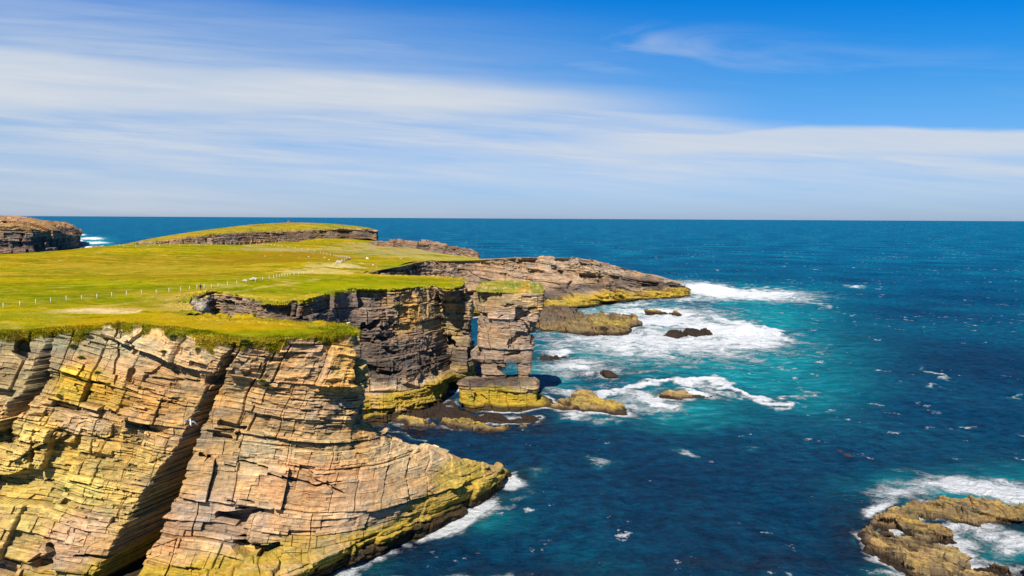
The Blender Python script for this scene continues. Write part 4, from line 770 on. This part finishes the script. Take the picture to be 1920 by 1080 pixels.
# boulders / pale stones
STONE = rock_material('pale_boulder_stone')
def boulder(p, size, label, name='boulder', group=None, col_=(.55, .48, .40), flatn=.6, seed=0, cat='boulder'):
    bm = bmesh.new(); bmesh.ops.create_icosphere(bm, subdivisions=3, radius=1); V = np.array([v.co[:] for v in bm.verts]); r = np.random.RandomState(seed)
    for _ in range(7):
        n = r.normal(size=3); n /= np.linalg.norm(n); dd = r.uniform(.55, .85); s_ = V @ n; V = V - np.outer(np.maximum(0, s_ - dd), n)
    V += (fbm(V + seed * 3.1, .6, 3, seed) * .06)[:, None]; V[:, 2] *= flatn
    for v, q in zip(bm.verts, V): v.co = Vector(q * size)
    o = bm_obj(name, bm, STONE, smooth=False); ca = o.data.color_attributes.new('Col', 'FLOAT_COLOR', 'POINT')
    ca.data.foreach_set('color', np.tile(np.array([*col_, 1], f32), (len(V), 1)).ravel()); o.location = Vector(p) + Vector((0, 0, size * flatn * .45)); o.rotation_euler[2] = r.uniform(0, 6); tag(o, label, cat, group); return o
boulder(on_ground(689,486), .85, 'white boulder standing alone on bright grass right of the dark sheep', col_=(.78, .74, .68), flatn=.9, seed=3)
bs = [(497,481,.5,'leftmost pale stone in the rusty brown grass'),(526,479,.4,'small pale stone at the top of the rusty brown grass'),(561,484,.4,'small stone midway along the rusty brown grass'),(579,482,.6,'largest pale stone in the rusty brown grass'),(609,483,.55,'pale stone close below the distant fence'),(617,487.5,.5,'long pale stone between the fence and the sandy patch'),(700,497,.5,'pale stone right of the sandy scrape'),(706,501,.4,'smaller stone just below the pale one right of the sandy scrape'),(752,486,.7,'pale flat stone at the right end of the bright grass')]
for i, (a, b_, s_, l_) in enumerate(bs): boulder(on_ground(a, b_), s_, l_, name='pale_stone', group='pale stones scattered on the far grass', col_=(.62, .55, .42), flatn=.5, seed=20 + i, cat='stone')
boulder(D(653,611,119), .38, 'little white stone in the grass at the right end of the near cliff top', name='pale_stone', col_=(.7, .68, .62), seed=40, cat='stone').location.z = float(gz(*D(653,614,119)[:2])) + .25
# red cairn on the hill
def top_of(objs, x_, y_, z0=80):
    bpy.context.view_layer.update(); dg = bpy.context.evaluated_depsgraph_get(); hit = sc.ray_cast(dg, Vector((x_, y_, z0)), Vector((0, 0, -1))); return hit[1] if hit[0] else Vector((x_, y_, 35))
pc = D(541,417.2,585 + 66)
cz = top_of(None, pc[0], pc[1]); cairn = empty('cairn', cz); tag(cairn, 'tiny reddish stone cairn on top of the far hill', 'cairn')
for i, (dx_, dy_, dz_, s_) in enumerate([(-.9,0,.2,.8),(.8,.1,.2,.85),(0,-.3,.25,.8),(-.3,0,.9,.65),(.4,0,.95,.6),(0,0,1.5,.5)]):
    o = boulder((0, 0, 0), s_, None, name='stone', col_=(.48, .20, .09), seed=60 + i); o.parent = cairn; o.location = (dx_, dy_, dz_)
    if 'category' in o: del o['category']
# cliff cushions (tufts of thrift / grass)
TUFT = simple('tussock_green', (.20, .24, .02), .95, .5, 3.)
pxN, pyN = proj(QN)
def near_point(a, b_):
    m_ = (pxN - a) ** 2 + (pyN - b_) ** 2; idx = np.where(m_ < 16)[0]
    i = idx[np.argmin(QN[idx, 1])] if len(idx) else int(np.argmin(m_)); return QN[i]
def tussock(a, b_, s_, label):
    p = near_point(a, b_); bm = bmesh.new(); r = random.Random(int(a * 7 + b_))
    for k in range(420):
        u = r.uniform(0, 6.2832); w = r.uniform(-.35, 1.0); rr = math.sqrt(max(0, 1 - w * w)) if w > 0 else 1.
        d = Vector((rr * math.cos(u), rr * math.sin(u), w)) * s_ * r.uniform(.45, 1.0); q = d + Vector((d.x * .35, d.y * .35, r.uniform(-.1, .3) * s_)); t = d.cross(Vector((0, 0, 1))); t = (t.normalized() if t.length > 1e-4 else Vector((1, 0, 0))) * .045 * s_ * r.uniform(1, 2.4)
        bm.faces.new([bm.verts.new(c_) for c_ in (d * .3 - t, d * .3 + t, q)])
    o = bm_obj('grass_tussock', bm, TUFT, smooth=False); o.location = Vector(p) + Vector((0, -.12, 0)); o.scale = (1.25, .8, .8); tag(o, label, 'tussock', 'green tussocks on the near cliff face')
for t_ in [(305,656,.5,'green tussock hanging below the turf, left of two in the middle of the cliff'),(368,657,.5,'green tussock right of its twin, just left of the cleft top'),(185,695,.5,'round brown green cushion on the pale grey ledge'),(206,716,.32,'small bright tussock in the thin crack below the grey ledge'),(322,631,.75,'big bright tussock spilling from the turf edge above the cracks'),(165,625,.6,'dark tussock at the turf edge left of the thin crack'),(138,645,.6,'pale green tussock at the turf edge near the left gully'),(155,668,.5,'low tussock on the lichened slab below the left turf'),(262,722,.3,'tiny tussock on the face right of the thin crack'),(112,740,.35,'dark little tussock in the orange lichen'),(495,716,.55,'lone bright tussock high on the face right of the cleft'),(502,727,.5,'brown tussock just under the lone bright one'),(455,641,.8,'turf clump overhanging the top of the black cleft'),(120,918,.4,'green tussock low on the yellow face')]: tussock(*t_)

# grass blades standing along the brink of the near cliff, far too many to count
Qt, gt, gct, vt = TURF_SRC[0]; rr_ = np.random.RandomState(3); pxt, pyt = proj(Qt)
sel_ = np.where((gt > .6) & (pxt > -60) & (pxt < 720) & (pyt > 575) & (vt > -2.6))[0]; wgt = np.where(vt[sel_] > -.6, 3., 1.); sel_ = rr_.choice(sel_, 60000, p=wgt / wgt.sum())
b0 = Qt[sel_] + rr_.normal(0, .06, (len(sel_), 3)); hb_ = rr_.uniform(.10, .36, len(sel_)) * (1 + .6 * vn(b0, 2.0, 55)); an_ = rr_.uniform(0, 6.28, len(sel_)); tv_ = np.stack([np.cos(an_), np.sin(an_), 0 * an_], 1) * .035
tipv = b0 + np.stack([rr_.normal(.05, .09, len(sel_)), rr_.normal(-.04, .09, len(sel_)), hb_], 1); VV = np.stack([b0 - tv_, b0 + tv_, tipv], 1).reshape(-1, 3)
cc_ = np.repeat(gct[sel_] * rr_.uniform(.6, 1.35, (len(sel_), 1)), 3, axis=0) * np.where(rr_.rand(len(sel_)) < .25, 1, 1).repeat(3)[:, None]
bl_ = mesh_np('grass', VV, np.arange(len(VV)).reshape(-1, 3), GRASS, smooth=False, attrs={'Col': cc_}); tag(bl_, 'rough grass blades fringing the brink of the near cliff', 'grass', kind='stuff')
# sheep
FLEECE = simple('grey_fleece', (.50, .45, .38), .95); DFL = simple('dark_fleece', (.10, .08, .065), .95); FACE = simple('sheep_face', (.14, .11, .09), .9)
def skin_obj(name, verts, edges, radii, mat, parent=None, sub=2):
    me = bpy.data.meshes.new(name); me.from_pydata(verts, edges, []); o = bpy.data.objects.new(name, me); COL.objects.link(o)
    md = o.modifiers.new('skin', 'SKIN'); md.use_smooth_shade = True
    for i, r_ in enumerate(radii):
        rr = r_ if isinstance(r_, tuple) else (r_, r_); me.skin_vertices[0].data[i].radius = rr
    me.skin_vertices[0].data[0].use_root = True
    o.modifiers.new('sub', 'SUBSURF').levels = sub; o.modifiers['sub'].render_levels = sub
    bpy.context.view_layer.update(); dg = bpy.context.evaluated_depsgraph_get(); m2 = bpy.data.meshes.new_from_object(o.evaluated_get(dg)); m2.name = name
    o.modifiers.clear(); o.data = m2; m2.materials.clear(); m2.materials.append(mat)
    for p in m2.polygons: p.use_smooth = True
    if parent: o.parent = parent
    return o
def sheep(a, b_, rz, fl, label, group, graze=True, s_=1.0):
    p = on_ground(a, b_); hz = .28 if graze else .92; hx = .74 if graze else .72
    V = [(-.42,0,.66),(-.1,0,.68),(.28,0,.70),(.50,0,.66 if graze else .82),(hx,0,hz+.08),(hx+.14,0,hz-.04)]
    E = [(0,1),(1,2),(2,3),(3,4),(4,5)]; R_ = [.20,.25,.23,.13,.085,.05]
    for sx_, root in ((-.38, 0), (.30, 2)):
        for sy_ in (-.12, .12):
            n = len(V); kn = -.06 if sx_ < 0 else .02
            V += [(sx_, sy_, .44), (sx_ + kn, sy_, .25), (sx_, sy_, .02)]; E += [(root, n), (n, n + 1), (n + 1, n + 2)]; R_ += [.085, .042, .035]
    V += [(-.60,0,.60)]; E += [(0, len(V) - 1)]; R_ += [.04]
    o = skin_obj('sheep', V, E, R_, fl, sub=2); c = o.data
    o.data.materials.append(FACE)
    for q in c.polygons:
        ce = q.center
        if ce.x > hx - .06 or ce.z < .34 and not (ce.x > .5): q.material_index = 1
    for sy_ in (-1, 1):
        bm = bmesh.new(); sphere(bm, (hx, sy_ * .1, hz + .12), .06, 1, 1.3, .5, 8, 6); e = bm_obj('ear', bm, FACE, o)
    o.location = p; o.rotation_euler[2] = rz; o.scale = (s_,) * 3; tag(o, label, 'sheep', group)
SG = 'sheep grazing by the fences'
sheep(459.5,530.5, math.pi + .2, FLEECE, 'grey sheep left of the pair beside the near fence', SG, s_=1.1)
sheep(472,528, .3, FLEECE, 'grey sheep standing head down in the middle of the near fence group', SG, s_=1.1); sheep(478,527, math.pi, FLEECE, 'grey sheep rightmost beside the near fence', SG, False, 1.1)
for i, (a, b_, r_, l_) in enumerate([(640,491,.3,'dark sheep leftmost of the four by the distant fence end'),(647,489.5,2.9,'dark sheep second from the left by the distant fence end'),(652,488.5,.1,'dark sheep second from the right by the distant fence end'),(656,488,3.3,'dark sheep rightmost of the four by the distant fence end')]): sheep(a, b_, r_, DFL, l_, SG, i % 2 == 0, 1.15)

# walker
JACK = simple('navy_jacket', (.018, .02, .045)); TROU = simple('dark_trousers', (.02, .02, .028)); SKIN = simple('skin', (.55, .33, .24), .6, .08); HAIR = simple('dark_hair', (.03, .02, .015))
wp = on_ground(376.5, 545.5); V = []; E = []; R_ = []
def add(v, r_, par=None):
    V.append(v); R_.append(r_)
    if par is not None: E.append((par, len(V) - 1))
    return len(V) - 1
pel = add((0,0,.95), (.15,.11)); sp_ = add((0,.01,1.15), (.15,.11), pel); ch = add((0,.02,1.35), (.18,.12), sp_); nk = add((0,.01,1.50), .06, ch); hd = add((0,-.01,1.62), (.085,.095), nk); hd2 = add((0,-.02,1.70), (.075,.085), hd)
for s_ in (-1, 1):
    hp = add((s_ * .09, 0, .88), .10, pel); kn = add((s_ * .11, -s_ * .10, .50), .068, hp); ak = add((s_ * .11, s_ * .06 - s_ * .13, .09), .045, kn); add((s_ * .12, -.16 - s_ * .08, .04), .04, ak)
    sh = add((s_ * .18, .01, 1.40), .07, ch); el = add((s_ * .27, .04, 1.13), .05, sh); wr = add((s_ * .27, -.08, .92), .033, el); pm = add((s_ * .27, -.11, .85), (.036, .022), wr)
    for k in range(4):
        f0 = add((s_ * .27, -.135 + k * .022, .80), .010, pm); f1 = add((s_ * .262, -.14 + k * .022, .765 - .006 * (k in (1, 2))), .009, f0); add((s_ * .25, -.138 + k * .022, .738 - .008 * (k in (1, 2))), .008, f1)
    t0 = add((s_ * .255, -.15, .84), .011, pm); add((s_ * .245, -.165, .81), .009, t0)
w = skin_obj('person', V, E, R_, JACK); w.data.materials.append(TROU); w.data.materials.append(SKIN)
for q in w.data.polygons:
    z_ = q.center.z; ax_ = abs(q.center.x)
    if z_ > 1.52 or (ax_ > .2 and z_ < .93): q.material_index = 2
    elif z_ < .93: q.material_index = 1
w.location = wp; w.rotation_euler[2] = math.radians(160); tag(w, 'walker in dark navy clothes on the grass between the near fence and the inlet', 'person')
bm = bmesh.new(); sphere(bm, (0, .005, 1.70), .1, .92, 1.0, .95)
bmesh.ops.delete(bm, geom=[v for v in bm.verts if v.co.z < 1.63 or (v.co.y < -.05 and v.co.z < 1.74)], context='VERTS'); bm_obj('hair', bm, HAIR, w)
bm = bmesh.new(); sphere(bm, (0, .17, 1.25), .16, 1, .6, 1.45); bm_obj('rucksack', bm, TROU, w)

# gulls
WHITE = simple('white_feathers', (.80, .80, .80), .8, .05); GREYF = simple('grey_wing_feathers', (.42, .44, .48), .8, .15); BILL = simple('yellow_bill', (.6, .4, .05))
def gull(p, rot_, span, label, bend=.35):
    bd = skin_obj('gull', [(-.20,0,0),(-.08,0,0),(.06,0,.0),(.17,0,.025),(.225,0,.025)], [(0,1),(1,2),(2,3),(3,4)], [(.012,.03),.055,.062,.042,.03], WHITE)
    for s_ in (-1, 1):
        st = [(.0, .0, 0, .15), (.16, .18, .06, .15), (.02, .36, .05, .12), (-.10, .52, .0, .07), (-.20, .62, -.04, .01)]; bm = bmesh.new(); prev = None
        for (xx, yy_, z_, cw) in st:
            rr = [bm.verts.new((xx * .5 + o_ * cw, s_ * yy_ * 1.0, z_ * bend * 3 + t_)) for o_, t_ in ((.5, 0), (.1, .014), (-.5, .0), (.1, -.006))]
            if prev:
                for k in range(4): bm.faces.new((prev[k], prev[(k + 1) % 4], rr[(k + 1) % 4], rr[k]))
            prev = rr
        bm.faces.new(prev); bmesh.ops.recalc_face_normals(bm, faces=bm.faces); bm_obj('wing', bm, GREYF if span > 1.2 else WHITE, bd)
    bm = bmesh.new(); tube(bm, (.24, 0, .022), (.29, 0, .012), .012, .003, 6); bm_obj('bill', bm, BILL, bd)
    bm = bmesh.new(); v_ = [bm.verts.new(c_) for c_ in ((-.17,.03,.006),(-.17,-.03,.006),(-.30,-.065,0),(-.30,.065,0),(-.17,.03,-.006),(-.17,-.03,-.006))]; bm.faces.new(v_[:4]); bm.faces.new((v_[4], v_[3], v_[2], v_[5])); bm_obj('tail', bm, WHITE, bd)
    bd.scale = (span / 1.24,) * 3; bd.location = p; bd.rotation_euler = rot_; tag(bd, label, 'gull', 'gulls gliding beside the cliffs')
gull(D(839,638,150), (math.radians(-75), math.radians(0), math.radians(-80)), 1.15, 'small white gull gliding in front of the dark crack in the middle cliff')
gull(D(357,792,44), (math.radians(38), math.radians(-38), math.radians(120)), 1.3, 'larger grey winged gull gliding in front of the black cleft of the near cliff')

# floating weed
WEED = simple('rusty_seaweed', (.14, .05, .018), .5, .5, 3.)
for a, b_, s_, l_ in ((1575,848,.45,'left small clump of rusty seaweed floating on open water'),(1590,856,.75,'larger right clump of rusty seaweed floating on open water')):
    p = Z(a, b_, .0); bm = bmesh.new(); r = random.Random(int(a))
    for k in range(60):
        u = r.uniform(0, 6.28); q = Vector((r.gauss(0, .42) * s_, r.gauss(0, .42) * s_, r.uniform(.12, .3))); ln = r.uniform(.5, 1.1) * s_; dr = Vector((math.cos(u), math.sin(u), r.uniform(-.1, .15))) * ln; t = Vector((-math.sin(u), math.cos(u), 0)) * .06
        v_ = [bm.verts.new(c_) for c_ in (q - t, q + t, q + dr + t * .5 + Vector((0, 0, .02)), q + dr - t * .5)]; bm.faces.new(v_)
    o = bm_obj('seaweed', bm, WEED); o.location = p; tag(o, l_, 'seaweed', 'clumps of floating seaweed')

# ================================================================ LIGHT AND SKY
EL, AZ = math.radians(50), math.radians(195)      # sun compass: behind the camera to the left (0 = +Y, clockwise)
sd = Vector((math.sin(AZ) * math.cos(EL), math.cos(AZ) * math.cos(EL), math.sin(EL)))
sl = bpy.data.lights.new('sun', 'SUN'); sl.energy = 4.6; sl.angle = math.radians(.53); sl.color = (1, .94, .84); so = bpy.data.objects.new('sun', sl); COL.objects.link(so); so.rotation_euler = sd.to_track_quat('Z', 'Y').to_euler()
wd = bpy.data.worlds.new('World'); sc.world = wd; wd.use_nodes = True; nt = wd.node_tree; bg = nt.nodes['Background']
sky = N(nt, 'ShaderNodeTexSky'); sky.sky_type = 'NISHITA'; sky.sun_disc = False; sky.sun_elevation = EL; sky.sun_rotation = AZ; sky.air_density = 1.0; sky.dust_density = .3; sky.ozone_density = 2.0
tc = N(nt, 'ShaderNodeTexCoord'); sep = N(nt, 'ShaderNodeSeparateXYZ'); L(nt, tc.outputs['Generated'], sep.inputs[0]); X, Y, Zc = sep.outputs
ya = math_n(nt, 'MAXIMUM', math_n(nt, 'ABSOLUTE', Y), .12); el = math_n(nt, 'MINIMUM', math_n(nt, 'MULTIPLY', math_n(nt, 'DIVIDE', Zc, ya), 57.2958), 80.); azn = math_n(nt, 'MULTIPLY', math_n(nt, 'DIVIDE', X, ya), 57.2958)
tint = ramp(nt, math_n(nt, 'DIVIDE', el, 40.), [(.0, (.37, .53, 1.0)), (.12, (.36, .58, .98)), (.25, (.24, .62, 1.0)), (.36, (.09, .60, 1.10)), (.45, (.0, .56, 1.18)), (1., (.05, .30, .62))])
skyc = mixn(nt, 1., sky.outputs[0], tint, 'MULTIPLY')
# bands of thin cloud: elevation sheared so that they fall towards the right
comb = lambda a, b_: (lambda n: (L(nt, a, n.inputs[0]), L(nt, b_, n.inputs[1]), n.outputs[0])[2])(N(nt, 'ShaderNodeCombineXYZ'))
def cn(sa, se, d, r, off=0., dist=0.):
    v_ = comb(math_n(nt, 'ADD', math_n(nt, 'MULTIPLY', azn, sa), off), math_n(nt, 'MULTIPLY', el2, se)); n = N(nt, 'ShaderNodeTexNoise', i_Scale=1., i_Detail=d, i_Roughness=r, i_Distortion=dist); L(nt, v_, n.inputs['Vector']); return n.outputs[0]
el2 = math_n(nt, 'ADD', el, math_n(nt, 'MULTIPLY', azn, .068))
wob = math_n(nt, 'MULTIPLY', math_n(nt, 'SUBTRACT', cn(.045, .22, 4, .5), .5), 2.2); el3 = math_n(nt, 'ADD', el2, wob)
def mr(src, a, b_, c=0., d=1., sm=True):
    n = N(nt, 'ShaderNodeMapRange', i_1=a, i_2=b_, i_3=c, i_4=d); n.interpolation_type = 'SMOOTHSTEP' if sm else 'LINEAR'; L(nt, src, n.inputs[0]); return n.outputs[0]
mul = lambda a, b_: math_n(nt, 'MULTIPLY', a, b_); ad = lambda a, b_: math_n(nt, 'ADD', a, b_)
s1 = cn(.05, .8, 6, .58, 3., .3); s2 = cn(.13, 2.4, 5, .6, 9.)
eh = ad(el, mul(math_n(nt, 'SUBTRACT', cn(.05, .3, 4, .5, 14.), .5), 1.6))
# white band falling to the right, its lower side level
b1 = mul(mul(mr(el3, 12.3, 9.4), mr(eh, 6.6, 9.4)), mr(azn, 24., -6.))
# milky veil below it
b2 = mul(mr(ad(el3, mul(mr(azn, 0., 40.), 1.4)), 10.6, 8.6), mul(mr(eh, .4, 4.5, .22, 1.), ad(mul(s1, 1.5), -.12)))
b2 = mul(b2, ad(mul(s2, .7), .62))
# bright level band on the right
b3 = mul(mul(mr(eh, 7.6, 6.9), mr(eh, 4.4, 5.8)), mr(azn, -4., 12., .25, 1.))
b4 = mul(mul(mr(eh, 6.6, 5.4), mr(eh, 3.0, 4.6)), mr(azn, 5., -10., .0, .45))
w_ = mul(mul(mul(mr(cn(.05, .36, 6, .56, 20., .8), .42, .80, 0., .46), mr(azn, 28., 4., .4, 1.)), mr(el2, 11.5, 13.)), mr(el2, 17.4, 14.5))
cl = math_n(nt, 'MAXIMUM', mul(b1, ad(mul(s1, .7), .6)), math_n(nt, 'MAXIMUM', mul(b2, 1.0), math_n(nt, 'MAXIMUM', mul(b3, ad(mul(s1, .6), .6)), b4)))
cl = math_n(nt, 'MAXIMUM', cl, w_)
cl = math_n(nt, 'MAXIMUM', cl, mul(mul(mr(el2, 18.5, 11., 0., .80), mr(azn, 26., -40.)), ad(mul(s1, 1.2), .1)))
upf = N(nt, 'ShaderNodeMapRange', i_1=-1., i_2=.5); L(nt, el, upf.inputs[0]); cl = math_n(nt, 'MULTIPLY', cl, upf.outputs[0], True)
out = mixn(nt, cl, skyc, (5.35, 5.8, 6.45)); L(nt, out, bg.inputs['Color']); bg.inputs['Strength'].default_value = .085
sc.view_settings.view_transform = 'Standard'; sc.view_settings.look = 'None'; sc.view_settings.exposure = .5; sc.view_settings.gamma = 1
sc.cycles.max_bounces = 5; sc.cycles.diffuse_bounces = 1; sc.cycles.use_denoising = True
